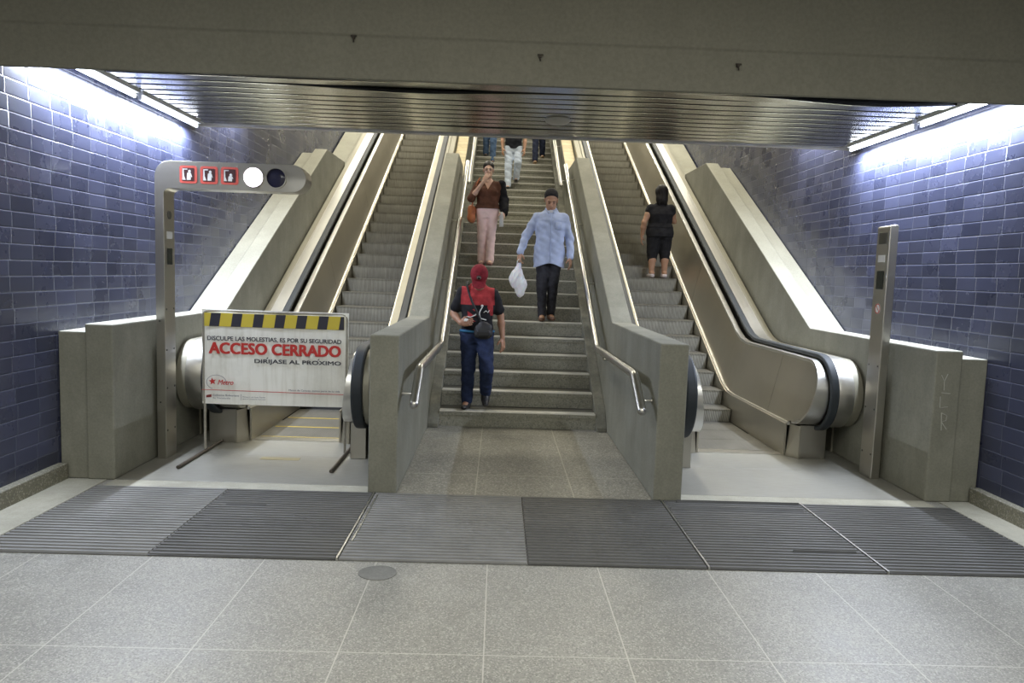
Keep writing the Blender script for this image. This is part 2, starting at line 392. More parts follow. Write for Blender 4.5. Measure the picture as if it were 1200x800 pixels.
# low concrete walls either side of the stairs
def parapet_pts():
    return [(7.85,1.213),(12.5,3.665)]
for s,w in ((-1,'left'),(1,'right')):
    prof=[(5.43,0.0),(5.43,1.213),(7.82,1.213),(12.42,3.67),(13.85,3.67),(13.85,0)]
    o=MB().prism(prof,'x',CX+s*.98,CX+s*1.2).build('low_wall',M['concrete'],bevel=.012)
    tag(o,'grey concrete low wall on the %s side of the stairs, sloping up between stairs and escalator'%w,'low wall','low walls beside the stairs')
    prof=[(13.852,0),(13.852,3.42),(14.1,3.60),(YE,3.60+.553*(YE-14.1)),(20.5,6.9),(20.5,0)]
    o=MB().prism(prof,'x',CX+s*.98,CX+s*1.2).build('tiled_low_wall',M['beige_tile'],bevel=.01)
    o.data.materials.append(M['concrete_wear'])
    for p in o.data.polygons:
        if abs(p.normal.x)>.5: p.material_index=1
    tag(o,'beige tiled upper low wall beyond the landing, %s of the upper stairs'%w,'low wall','tiled walls beside the upper stairs')
    # outer parapet against the tiled wall
    b=MB()
    prof=[(5.6,0),(5.6,1.213),(7.95,1.213),(12.5,3.67),(13.9,3.67),(13.9,0)]
    b.prism(prof,'x',CX+s*3.19,CX+s*3.40)
    o=b.build('concrete_parapet',[M['concrete'],M['concrete_lit']],bevel=.012)
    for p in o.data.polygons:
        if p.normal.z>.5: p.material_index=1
    tag(o,'concrete parapet wall with pale top between the %s escalator and the blue tiled wall'%w,'parapet','outer parapets beside the escalators')
    if s>0:
        g_=MB()
        for st__ in ([(.05,1.02),(.075,.97),(.10,1.03)],[(.075,.97),(.078,.90)],[(.06,.88),(.13,.875)],[(.055,.85),(.058,.76),(.12,.77)],[(.075,.72),(.085,.58)],[(.075,.72),(.12,.70),(.115,.66),(.08,.65),(.125,.59)]):
            g_.tube([(CX+3.19+a_,5.598,b_) for a_,b_ in st__],.0035,5)
        g_.build('scratched_mark',mat('pale_scratch',(.42,.42,.38),.8),o)
    prof=[(5.62,0),(5.62,1.15),(7.95,1.15),(12.5,3.60),(13.9,3.60),(13.9,0)]
    c=MB().prism(prof,'x',CX+s*3.40,CX+s*3.612).build('ledge',[M['concrete'],M['concrete_lit']],o,bevel=.008)
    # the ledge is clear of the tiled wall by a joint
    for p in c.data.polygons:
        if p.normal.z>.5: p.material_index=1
    prof=[(13.905,0),(13.905,3.52),(14.1,3.62),(YE,3.62+.553*(YE-14.1)),(20.5,6.9),(20.5,0)]
    o=MB().prism(prof,'x',CX+s*3.19,CX+s*3.60).build('upper_parapet',M['concrete_lit'],bevel=.012)
    tag(o,'pale brightly lit upper parapet beyond the landing, along the %s tiled wall'%w,'parapet','upper parapets')
# ------------------------------------------------------------------ stair handrails
def fillet(pts, r=.06, n=5):
    out=[Vector(pts[0])]
    for i in range(1,len(pts)-1):
        a,b,c=Vector(pts[i-1]),Vector(pts[i]),Vector(pts[i+1])
        d1=(a-b).normalized(); d2=(c-b).normalized(); rr=min(r,(a-b).length*.45,(c-b).length*.45)
        for k in range(n+1):
            t=k/n; p=(b+d1*rr)*(1-t)**2+b*2*t*(1-t)+(b+d2*rr)*t*t; out.append(p)
    out.append(Vector(pts[-1])); return out
def handrail(s, pts, lab, br, r=.036, group='stair handrails'):
    x=CX+s*.86
    root=empty('handrail',(x,pts[0][0],pts[0][1]),lab,'handrail',group)
    P=[(x,a,b) for a,b in pts]
    MB().tube(fillet(P,.05),r,14).ball(P[0],r*1.02).ball(P[-1],r*1.02).build('rail',M['steel'],root,smooth=True)
    for y,z in br:
        b=MB(); b.tube(fillet([(x,y,z-r),(x,y,z-.075),(CX+s*.978,y,z-.075)],.03),.008,8); b.tube([(CX+s*.979,y,z-.075),(CX+s*.972,y,z-.075)],.022,12)
        b.build('bracket',M['steel'],root,smooth=True)
HR=lambda y: 1.00+.538*(y-8.14)
for s,w in ((-1,'left'),(1,'right')):
    pts=[(5.42,.70),(5.78,.925),(7.98,.905),(13.02,HR(13.02)),(13.10,HR(13.02)+.0)]
    handrail(s,pts,'round steel handrail with bent-down end on the %s low wall of the lower stairs'%w,
        [(5.62,.82),(7.6,.908)]+[(y,HR(y)) for y in (9.4,11.0,12.6)])
    z2=lambda y:3.36+.553*(y-13.9)
    handrail(s,[(13.75,3.36),(13.95,3.40),(19.9,3.40+.553*5.95)],'steel handrail along the %s side of the upper stairs beyond the landing'%w,
        [(y,3.40+.553*(y-13.95)) for y in (14.3,16,18)],r=.038)
# ------------------------------------------------------------------ escalators
NZ,NR=.655,.375        # newel centre and handrail radius
def arc(y0,z0,r,a0,a1,n=18): return [(y0+r*math.cos(a0+(a1-a0)*i/n), z0+r*math.sin(a0+(a1-a0)*i/n)) for i in range(n+1)]
def build_escalator(S):
    global NY
    NY=6.955
    side='left' if S<0 else 'right'
    lab={-1:'closed left escalator behind the barrier sign, with yellow-edged flat steps',1:'right escalator carrying a woman in black, beside the right tiled wall'}[S]
    cc=CX+S*2.18
    root=empty('escalator',(cc,5.6,0),lab,'escalator','escalators either side of the stairs')
    X=lambda t,d: cc+t*d            # t=+1/-1 world side, d distance from the centre line
    hw=.41
    # landing plate and comb
    b=MB(); b.box(CX+S*1.205,CX+S*3.185,5.605,6.45,-.05,.006); b.box(CX+S*1.205,CX+S*3.185,6.453,7.02,-.05,.006)
    pl=b.build('landing_plate',M['plate'],root,bevel=.002)
    if S<0: MB().box(cc-.12,cc+.22,6.30,6.38,.002,.009).build('plate_cover',metal('dull_brass',(.36,.33,.22),.5),pl,bevel=.001)
    b=MB(); b.box(X(-1,hw+.02),X(1,hw+.02),7.02,7.14,-.05,.012)
    n=60
    for k in range(n):
        xa=X(-1,hw)+ (2*hw)*(k+.2)/n; b.box(xa,xa+.006,7.14,7.18,0,.010)
    b.build('comb_plate',M['steel'],root)
    # steps
    if S>0: noses=[(8.61,.155),(8.97,.33)]+[(9.355+.3785*k,.505+.1995*k) for k in range(30)]
    else:   noses=[(8.70,.19),(9.06,.36)]+[(9.44+.3785*k,.55+.1995*k) for k in range(31)]
    flats=[7.185,7.66,8.13]
    seq=[(y,.0,True) for y in flats]+[(y,z,False) for y,z in noses if y<YE-.2]
    for i,(y,z,fl) in enumerate(seq):
        b=MB(); zt=z+ (0 if not fl else 0.0)
        y2=(seq[i+1][0] if i+1<len(seq) else y+.38)
        d=max(.02,z-(seq[i-1][1] if i else 0))+.03
        if fl:
            b.box(X(-1,hw),X(1,hw),y+.003,y2+(.06 if i==2 else -.003),-.05,.002,1)
            sp=b.build('step',[M['esc_riser'],M['esc_tread']],root)
        else:
            # curved riser: bulges towards the rider below, slightly undercut
            prof=[(y,z),(y2+.06,z),(y2+.06,z-d*.6)]
            m=8; back=[]
            for k in range(m+1):
                t=k/m; zz=z-d+(d)*t; yy=y+.012+.045*(1-t)**1.6 if t<.92 else y+.0
                back.append((yy,zz))
            prof=prof+back[:-1]
            b.prism(prof,'x',X(-1,hw),X(1,hw))
            sp=b.build('step',[M['esc_riser'],M['esc_tread']],root)
            for p in sp.data.polygons:
                if p.normal.z>.8: p.material_index=1
        if S<0 and (fl or z<.3):
            MB().box(X(-1,hw-.01),X(1,hw-.01),y+.004,y+.028,z+.0,z+.004).build('edge_line',M['yellow'],sp)
    # balustrades on both sides of the steps
    for t in (-1,1):
        outer = (t==S)
        NY=6.955 if outer else 6.47
        yl=ys(7.0,YE,60)
        zm=lambda y: esc_z(y,.325,.035)
        dI=0 if outer else .055
        # skirt
        top=[(y,zm(y)) for y in ys(7.0,YE,60)]; bot=[(y,max(.003,esc_nose(y)-.42)) for y,_ in top]
        MB().strip(top,bot,X(t,hw+.012),X(t,hw+.030)).build('skirt',M['panel'],root)
        # molding
        mt=[(y,zm(y)+.014) for y in ys(7.0,YE,60)]; mb_=[(y,z-.028) for y,z in mt]
        MB().strip(mt,mb_,(X(t,hw+.02),X(t,hw+.032)),X(t,hw+(.058 if outer else .19))).build('molding',M['bright' if outer else 'deck'],root)
        # panels, tilted outward, with a rounded newel end
        ztp=lambda y: esc_z(y,.955,.655)
        cuts=[NY+.28,7.6,10.9,13.5,16.1,YE]
        xin=(X(t,hw+(.058 if outer else .19)),X(t,hw+(.190 if outer else .272))); xo=(X(t,hw+(.074 if outer else .205)),X(t,hw+(.205 if outer else .285)))
        # end piece
        r=.30; endp=arc(NY,NZ,r,-PI/2+.12,-3*PI/2,22)
        up=endp+[(y,ztp(y)) for y in ys(NY+.1,cuts[1]-.003,6)]
        zb=zm(7)+.012
        outline=up+[(cuts[1]-.003,zb),(NY+.10,zb)]
        pm=MB(); pts=outline; nn=len(pts)
        fx=lambda z,base: base[0]+(base[1]-base[0])*min(1,max(0,(z-.35)/.6))
        vs=[(fx(z,xin),y,z) for y,z in pts]+[(fx(z,xo),y,z) for y,z in pts]
        pm.add(vs,[tuple(range(nn)),tuple(range(2*nn-1,nn-1,-1))]+[(i,i+nn,(i+1)%nn+nn,(i+1)%nn) for i in range(nn)])
        pm.build('side_panel',M['panel'],root)
        for a,bb in zip(cuts[1:-1],cuts[2:]):
            yy=ys(a+.003,bb-.003,24)
            # joints lean with the slope on the incline
            MB().strip([(y,ztp(y)) for y in yy],[(y,zm(y)+.012) for y in yy],xin,xo).build('side_panel',M['panel'],root)
        # trim: narrow bright rail between panel and handrail, follows the newel
        rt=.318
        path=arc(NY,NZ,rt,-PI/2+.05,-3*PI/2,22)+[(y,esc_z(y,NZ+rt,.672)) for y in ys(NY+.15,YE,60)]
        inner=arc(NY,NZ,rt-.03,-PI/2+.05,-3*PI/2,22)+[(y,esc_z(y,NZ+rt-.03,.64)) for y in ys(NY+.15,YE,60)]
        def lean(y,z):
            return fx(z,xin) if y<NY+.12 else X(t,hw+(.186 if outer else .270))
        MB().strip(path,inner,lean,X(t,hw+(.252 if outer else .292))).build('trim_rail',M['bright'],root,smooth=True)
        # handrail guide + black handrail
        rh=NR; hp=arc(NY,NZ,rh,-PI/2+.45,-3*PI/2,26)+[(y,esc_z(y,NZ+rh,.80)) for y in ys(NY+.15,YE,70)]
        hi=arc(NY,NZ,rh-.045,-PI/2+.45,-3*PI/2,26)+[(y,esc_z(y,NZ+rh-.045,.755)) for y in ys(NY+.15,YE,70)]
        h=MB().strip(hp,hi,X(t,hw+(.254 if outer else .294)),X(t,hw+.336+dI)).build('rubber_handrail',M['rubber'],root,bevel=.016,smooth=True,segs=3)
        # outer silver deck / drum and olive deck
        wS,wO=(.15,.085) if outer else (.05,.10)
        rs=.34
        dp=arc(NY,NZ,rs,-PI/2+.1,-3*PI/2,26)+[(y,esc_z(y,NZ+rs,.77)) for y in ys(NY+.15,YE,70)]
        di=[(NY+.02+.5*max(0,0),.36)]*0
        lo=[(max(y,NY+.0),min(z-.02,.40) if y<6.9 else max(.30,esc_nose(y)+.05)) for y,z in dp]
        # solid: front drum closed towards the core
        lo=[]
        for y,z in dp:
            if y<NY+.14: lo.append((NY+.12,NZ))
            else: lo.append((y,max(.33,esc_nose(y)+.02)))
        MB().strip(dp,lo,X(t,hw+.338+dI),X(t,hw+.338+dI+wS)).build('newel_drum',M['bright'] if outer else M['deck'],root,smooth=True)
        if True:
            d2=arc(NY,NZ,rs-.012,-PI/2+.1,-3*PI/2,26)+[(y,esc_z(y,NZ+rs-.012,.75)) for y in ys(NY+.15,YE,70)]
            MB().strip(d2,lo,X(t,hw+.339+dI+wS),X(t,hw+.339+dI+wS+wO)).build('deck',M['deck'],root,smooth=True)
            b=MB(); b.strip([(y,esc_z(y,.93,.60)) for y in ys(7.2,YE,60)],[(y,max(.006,esc_nose(y)-.3)) for y in ys(7.2,YE,60)],X(t,hw+.342+dI+wS+wO),CX+S*(3.186 if outer else 1.204))
            b.build('outer_cladding',M['deck'],root)
        # handrail entry box at the newel foot
        o_=.38
        bxm=MB(); bxm.box(X(t,hw+(.125 if outer else .24)),X(t,hw+o_),NY-.06,8.6,.006,.330)
        nb=bxm.build('newel_box',M['post_steel'],root,bevel=.006)
        MB().box(X(t,hw+.235),X(t,hw+.355),NY+.02,NY+.25,.22,.33).build('handrail_inlet',M['rubber'],root,bevel=.02)
        # lower skirt plate beside the comb
        se=MB(); ya,yb=(NY-.08 if outer else 6.95),7.0
        se.add([(X(t,hw+.03),yb,.006),(X(t,hw+.058),yb,.325),(X(t,hw+.124),yb,.325),(X(t,hw+.124),yb,.006),
                (X(t,hw+.105),ya,.006),(X(t,hw+.105),ya,.325),(X(t,hw+.124),ya,.325),(X(t,hw+.124),ya,.006)],
               [(0,1,2,3),(7,6,5,4),(0,4,5,1),(1,5,6,2),(2,6,7,3),(3,7,4,0)])
        se.build('skirt_end',M['panel'],root,bevel=.003)
    # truss below the steps
    yy=ys(8.6,YE,20)
    MB().strip([(y,max(-.02,esc_nose(y)-.25)) for y in yy],[(y,-.15) for y in yy],X(-1,hw+.02),X(1,hw+.02)).build('truss',M['black'],root)
    MB().box(X(-1,hw+.02),X(1,hw+.02),7.14,8.6,-.18,-.06).build('pit',M['black'],root)
    return root
build_escalator(-1); build_escalator(1)
# upper landing slab beyond the escalators
st(MB().box(WL+.02,WR-.02,20.0,20.2,5.2,5.9).build('trim_5',M['plaster']))
# ------------------------------------------------------------------ signal post (left) and control post (right)
def rounded(pts_r, n=8):
    """outline from (x,z,r) corners"""
    out=[]; m=len(pts_r)
    for i in range(m):
        x,z,r=pts_r[i]; a=Vector(pts_r[i-1][:2]); b=Vector((x,z)); c=Vector(pts_r[(i+1)%m][:2])
        if r<=0: out.append((x,z)); continue
        d1=(a-b).normalized(); d2=(c-b).normalized(); ang=d1.angle(d2); t=r/math.tan(ang/2)
        p1=b+d1*t; p2=b+d2*t; cen=b+(d1+d2).normalized()*(r/math.sin(ang/2))
        a1=math.atan2(p1.y-cen.y,p1.x-cen.x); a2=math.atan2(p2.y-cen.y,p2.x-cen.x)
        da=(a2-a1+PI)%(2*PI)-PI
        for k in range(n+1): out.append((cen.x+r*math.cos(a1+da*k/n),cen.y+r*math.sin(a1+da*k/n)))
    return out
px0=CX-3.155; PYF=6.24; PD=.20
root=empty('signal_post',(px0+.035,PYF+.1,0),'steel signal post with three red pictograms, a lit white lamp and a dark one','signal')
zt,zb=2.545,2.318; xe=CX-2.005; r_=(zt-zb)/2
out=rounded([(px0,0.006,0),(px0,zt,.13),(xe+.11,zt,r_*.999),(xe+.11,zb,r_*.999),(px0+.075,zb,.05),(px0+.075,0.006,0)])
MB().prism(out,'y',PYF,PYF+PD).build('post_frame',M['post_steel'],root,bevel=.006)
def onarm(u,v):   # pixel seen on the front of the arm, measured once from the photograph
    pass
def rsq(cx,cz,w,h,r): return rounded([(cx-w/2,cz-h/2,r),(cx-w/2,cz+h/2,r),(cx+w/2,cz+h/2,r),(cx+w/2,cz-h/2,r)],5)
picx=[CX-2.872,CX-2.700,CX-2.529]; zc=2.435
for i,x in enumerate(picx):
    f=MB().prism(rsq(x,zc,.145,.145,.02),'y',PYF-.004,PYF+.002).build('pictogram',M['red'],root)
    f['label']='red-framed escalator pictogram'
    MB().prism(rsq(x,zc,.100,.108,.008),'y',PYF-.006,PYF-.002).build('dark_field',M['brown_dark'],f)
    g=MB(); a,b_=PYF-.008,PYF-.005
    g.ball((x+(.012),PYF-.0065,zc+.026-(.02 if i==2 else 0)),(.0115,.0015,.0115))
    q=-.018 if i==2 else 0
    g.prism([(x-.012,zc-.045),(x-.008,zc+.010+q),(x,zc+.016+q),(x+.022,zc+.014+q),(x+.034,zc-.02+q*.4),(x+.028,zc-.022),(x+.022,zc-.004+q),(x+.022,zc-.045)],'y',a,b_)
    g.prism([(x-.045,zc+.047),(x-.006,zc+.047),(x-.006,zc+.040),(x-.036,zc+.038),(x-.034,zc-.010),(x-.020,zc-.045),(x-.047,zc-.045)],'y',a,b_)
    g.build('figure',M['white'],f)
for x,m_,nm,lab in ((CX-2.331,M['lamp_white'],'lamp_lens','lit white lamp'),(CX-2.142,M['lens_dark'],'lamp_lens','unlit dark lamp')):
    ring=MB(); n=32
    vs=[];fs=[]
    for k in range(n):
        t=2*PI*k/n
        for rr,yy in ((.088,PYF+.001),(.088,PYF-.014),(.080,PYF-.014),(.080,PYF+.001)):
            vs.append((x+rr*math.cos(t),yy,2.43+rr*math.sin(t)))
    for k in range(n):
        for j in range(4): fs.append((k*4+j,k*4+(j+1)%4,((k+1)%n)*4+(j+1)%4,((k+1)%n)*4+j))
    ring.add(vs,fs); rg=ring.build('lamp_ring',M['post_steel'],root,smooth=True)
    l=MB().ball((x,PYF+.001,2.43),(.080,.010,.080),seg=28,ring=14).build(nm,m_,rg,smooth=True); l['label']=lab
xs=px0+.075
MB().tube([(xs-.001,PYF+.10,2.10),(xs+.006,PYF+.10,2.10)],.035,20).build('key_switch',M['dark_steel'],root,smooth=True)
MB().box(xs,xs+.004,PYF+.05,PYF+.15,1.90,1.96).build('label_plate',M['white'],root)
d=MB().box(xs,xs+.006,PYF+.055,PYF+.145,1.68,1.82).build('display',M['display'],root,bevel=.003)
for z in (.25,.62,.95,1.30):
    for yy in (.03,.17): MB().tube([(xs-.001,PYF+yy,z),(xs+.003,PYF+yy,z)],.009,10).build('screw',M['dark_steel'],root)
for z in (.5,1.2): MB().tube([(px0+.03,PYF-.002,z),(px0+.03,PYF+.001,z)],.008,10).build('screw',M['dark_steel'],root)
# right post
rx1=CX+3.145; rx0=CX+3.07
root=empty('control_post',(rx0+.04,PYF+.1,0),'steel post with key switch, small display and round sticker before the right parapet','control post')
y0=PYF-.03; out=rounded([(rx0,.006,0),(rx0,2.215,.02),(rx1,2.225,.02),(rx1,.006,0)])
MB().prism(out,'y',y0,y0+.21).build('post_frame',M['post_steel'],root,bevel=.006)
MB().box(rx0-.005,rx0,y0+.04,y0+.17,2.06,2.16).build('key_switch',M['dark_steel'],root,bevel=.003)
MB().box(rx0-.004,rx0,y0+.05,y0+.16,1.905,1.965).build('label_plate',M['white'],root)
MB().box(rx0-.006,rx0,y0+.05,y0+.16,1.67,1.83).build('display',M['display'],root,bevel=.003)
n=24; x=rx0-.003; vs=[];fs=[]
for k in range(n):
    t=2*PI*k/n
    for rr in (.045,.036): vs.append((x,y0+.105+rr*math.cos(t),1.50+rr*math.sin(t)))
for k in range(n): fs.append((2*k,2*k+1,2*((k+1)%n)+1,2*((k+1)%n)))
s=MB().tube([(rx0-.0015,y0+.105,1.5),(rx0+.001,y0+.105,1.5)],.047,24).build('sticker',M['white'],root)
b=MB(); b.add(vs,fs); b.prism([(y0+.075,1.475),(y0+.08,1.47),(y0+.135,1.525),(y0+.13,1.53)],'x',x-.001,x); b.build('prohibition_ring',M['red'],s)
for z in (.22,.62,1.0):
    for yy in (.03,.18): MB().tube([(rx0-.003,y0+yy,z),(rx0+.001,y0+yy,z)],.009,10).build('screw',M['dark_steel'],root)
# ------------------------------------------------------------------ barrier sign
m=mat('sign_vinyl',(.66,.66,.60),.5); n=noise(m,coords(m),3,6,.65); n2=noise(m,coords(m,(14,14,1)),2,4)
setcol(m,mix(m,ramp(m,n2,[(.5,(0,0,0)),(.8,(.5,.5,.5))]),ramp(m,n,[(.3,(.72,.72,.66)),(.55,(.86,.86,.81))]),(.55,.53,.45)))
M['sign_white']=m
M['sign_yellow']=mat('sign_yellow',(.62,.50,.06),.5); M['sign_black']=mat('sign_black',(.03,.03,.045),.5)
M['sign_red']=mat('sign_red',(.52,.035,.03),.5); M['sign_text']=mat('sign_dark_text',(.045,.045,.055),.5)
M['sign_grey']=mat('sign_grey_text',(.22,.22,.26),.6); M['sign_tube']=concrete('worn_painted_tube',(.30,.28,.23),(.50,.49,.43),.6,50)
M['sign_foot']=metal('worn_foot_steel',(.16,.14,.12),.5)
SYP=6.50; sx0,sx1=CX-2.880,CX-1.580; sz0,sz1=.450,1.298
root=empty('barrier_sign',((sx0+sx1)/2,SYP,0.006),'freestanding white vinyl barrier sign reading ACCESO CERRADO under yellow and black stripes','barrier sign')
fr=MB(); r=.014
fr.tube(fillet([(sx0+.014,SYP+.02,sz0+.02),(sx0+.014,SYP+.02,sz1-.016),(sx1-.014,SYP+.02,sz1-.016),(sx1-.014,SYP+.02,sz0+.02)],.05),r,12)
fr.build('frame',M['sign_tube'],root,smooth=True)
# vinyl: slightly wavy sheet folded round the frame
nx,nz=36,20
def wave(u,w): return .003*math.sin(u*9+w*3)+.002*math.sin(u*23-w*5)
vs=[];fs=[]
for layer,off in ((0,-.002),(1,.042)):
    for j in range(nz+1):
        for i in range(nx+1):
            u,w=i/nx,j/nz; x=sx0+(sx1-sx0)*u; z=sz0+(sz1-sz0)*w
            edge=min(u*10,(1-u)*10,(1-w)*8,1); y=SYP+off+(.018*(1-edge)**2 if layer==0 else -.018*(1-edge)**2)+(wave(u,w) if layer==0 else -wave(u,w))
            vs.append((x,y,z))
L=(nx+1)*(nz+1)
for l in (0,L):
    for j in range(nz):
        for i in range(nx):
            a=l+j*(nx+1)+i; f=(a,a+1,a+nx+2,a+nx+1); fs.append(f if l==0 else f[::-1])
for i in range(nx):
    fs.append((i+1,i,L+i,L+i+1)); a=nz*(nx+1)+i; fs.append((a,a+1,L+a+1,L+a))
for j in range(nz):
    a=j*(nx+1); fs.append((a,a+nx+1,L+a+nx+1,L+a)); a+=nx; fs.append((a+nx+1,a,L+a,L+a+nx+1))
cl=MB(); cl.add(vs,fs); panel=cl.build('vinyl_panel',M['sign_white'],root,smooth=True)
SW,SH=sx1-sx0,sz1-sz0
def S(u,w): return (sx0+SW*u, sz0+SH*w)       # u from the left, w from the bottom
def print_poly(name,polys,m_,y=SYP-.012,parent=None):
    b=MB()
    for p in polys: b.prism([S(*q) for q in p],'y',y,y+.0015)
    return b.build(name,m_,parent or panel)
print_poly('yellow_band',[[(.025,.825),(.975,.825),(.975,.965),(.025,.965)]],M['sign_yellow'],SYP-.0115)
st_=[]
for k in range(7):
    u=.072+k*.1465; du=.066; sk=.014
    q=[(min(u-sk,.974),.826),(min(u+du-sk,.974),.826),(min(u+du,.974),.964),(min(u,.974),.964)]
    if u<.96: st_.append(q)
for q in st_: print_poly('black_stripe',[q],M['sign_black'],SYP-.013)
def text(body,u0,u1,w0,w1,m_,bold=.0,name='lettering',align='L',shear=0):
    """lettering printed on the vinyl: thin solid glyphs; heavy strokes are built by overlaying shifted glyphs"""
    cu=bpy.data.curves.new('t','FONT'); cu.body=body; cu.size=1; cu.extrude=.5; cu.shear=shear; cu.resolution_u=3
    o=bpy.data.objects.new('t',cu); me=bpy.data.meshes.new_from_object(o)
    co=[v.co.copy() for v in me.vertices]; fs=[tuple(p.vertices) for p in me.polygons]
    a0=min(c.x for c in co);a1=max(c.x for c in co);b0=min(c.y for c in co);b1=max(c.y for c in co)
    X0,Z0=S(u0,w0);X1,Z1=S(u1,w1); k=(Z1-Z0)/(b1-b0)*bold
    b=MB(); n=0
    for dx,dz in (((0,0),) if bold<=0 else ((-k,-k*.6),(k,-k*.6),(-k,k*.6),(k,k*.6),(0,0))):
        vs=[]
        for c in co:
            x=X0+k+(c.x-a0)/(a1-a0)*(X1-X0-2*k)+dx; z=Z0+(c.y-b0)/(b1-b0)*(Z1-Z0)+dz
            vs.append((x,SYP-.0135-(c.z+.5)*.0012-n*.00025,z))
        b.add(vs,fs); n+=1
    bpy.data.objects.remove(o)
    off=Vector((0,0,0)); p=panel
    while p is not None: off+=p.location; p=p.parent
    m2=bpy.data.meshes.new(name); m2.from_pydata([tuple(Vector(v)-off) for v in b.v],[],b.f); m2.materials.append(m_)
    o2=bpy.data.objects.new(name,m2); link(o2,panel); return o2
text('DISCULPE LAS MOLESTIAS, ES POR SU SEGURIDAD',.045,.957,.672,.722,M['sign_text'],.022)
text('ACCESO CERRADO',.055,.955,.540,.655,M['sign_red'],.040)
text('DIRIJASE AL PROXIMO',.365,.957,.438,.492,M['sign_text'],.030)
print_poly('accent_mark',[[(.4455,.496),(.4515,.496),(.4600,.513),(.4520,.513)]],M['sign_text'],SYP-.0140)
print_poly('accent_mark',[[(.7950,.496),(.8010,.496),(.8095,.513),(.8015,.513)]],M['sign_text'],SYP-.0140)
text('Metro',.115,.222,.210,.262,M['sign_red'],.012,'logo_word',shear=.3)
star=[]
for k in range(10):
    a=PI/2+k*PI/5+.15; rr=.040 if k%2==0 else .017
    star.append((.078+rr*math.cos(a)*SH/SW, .243+rr*math.sin(a)))
print_poly('logo_star',[star],M['sign_red'],SYP-.0135)
ring=[]
for k in range(26):
    a0,a1=-.25+PI*1.45*k/26,-.25+PI*1.45*(k+1)/26
    def pt(a,r): return (.105+r*.068*math.cos(a)*1.0,.235+r*.078*math.sin(a))
    ring.append([pt(a0,1),pt(a1,1),pt(a1,.95),pt(a0,.95)])
print_poly('logo_ring',ring,M['sign_grey'],SYP-.0135)
print_poly('red_line',[[(.005,.150),(.990,.137),(.990,.143),(.005,.156)]],M['sign_red'],SYP-.0135)
text('Metro de Caracas, somos parte de tu vida',.600,.950,.158,.182,M['sign_grey'],.012)
print_poly('flag_mark',[[(.035,.070),(.070,.076),(.072,.105),(.037,.095)]],mat('flag_dark_red',(.22,.03,.03),.5),SYP-.0135)
text('Gobierno Bolivariano',.080,.260,.088,.108,M['sign_grey'],.01)
text('de Venezuela',.080,.200,.060,.076,M['sign_grey'],.0)
print_poly('divider',[[(.272,.05),(.274,.05),(.274,.115),(.272,.115)]],M['sign_grey'],SYP-.0135)
text('Ministerio del Poder Popular',.285,.440,.078,.092,M['sign_grey'],.0)
text('para el Transporte Terrestre',.285,.440,.056,.070,M['sign_grey'],.0)
for x in (sx0+.022,sx1-.022):
    MB().tube([(x,SYP+.02,.03),(x,SYP+.02,sz0+.04)],.0115,10).build('leg',M['sign_tube'],root,smooth=True)
    yy0,yy1=(5.95,6.88)
    MB().tube([(x+.01,yy0-.02,.022),(x+.01,yy1,.022)],.015,12).build('foot',M['sign_foot'],root,smooth=True)
# ------------------------------------------------------------------ ceiling lamps and fittings
for s,w in ((-1,'left'),(1,'right')):
    x=CX+s*3.50
    for k,(a,b_) in enumerate(((5.42,6.62),(6.74,7.94))):
        lab='lit fluorescent tube at the top of the %s blue wall, %s'%(w,'nearer the concrete beam' if k==0 else 'farther, above the parapet')
        r=empty('fluorescent_light',(x,(a+b_)/2,3.15),lab,'light','fluorescent tubes along the tiled walls')
        MB().box(x-.04,x+.04,a-.03,b_+.03,3.172,3.215).build('housing',M['white'],r,bevel=.004)
        MB().tube([(x,a,3.145),(x,b_,3.145)],.015,14).build('tube',M['tube'],r,smooth=True)
        for yy in (a-.015,b_+.015): MB().box(x-.014,x+.014,yy-.012,yy+.012,3.128,3.175).build('end_cap',M['white'],r,bevel=.003)
dx=MB(); dx.ball((CX+.27,7.22,3.196),(.125,.125,.050),seg=24,ring=10)
r=dx.build('ceiling_dome',mat('dome_grey',(.40,.38,.31),.35),smooth=True); tag(r,'small round grey dome fitting in the slatted ceiling above the stairs','ceiling fitting')
n=28; vs=[];fs=[]
# hall lamps behind the camera and stairwell lamps above: real fixtures
def area(loc,sx,sy,power,col,rot=(0,0,0)):
    l=bpy.data.lights.new('lamp','AREA'); l.shape='RECTANGLE'; l.size=sx; l.size_y=sy; l.energy=power; l.color=col
    o=bpy.data.objects.new('lamp',l); C.objects.link(o); o.location=loc; o.rotation_euler=rot; return o
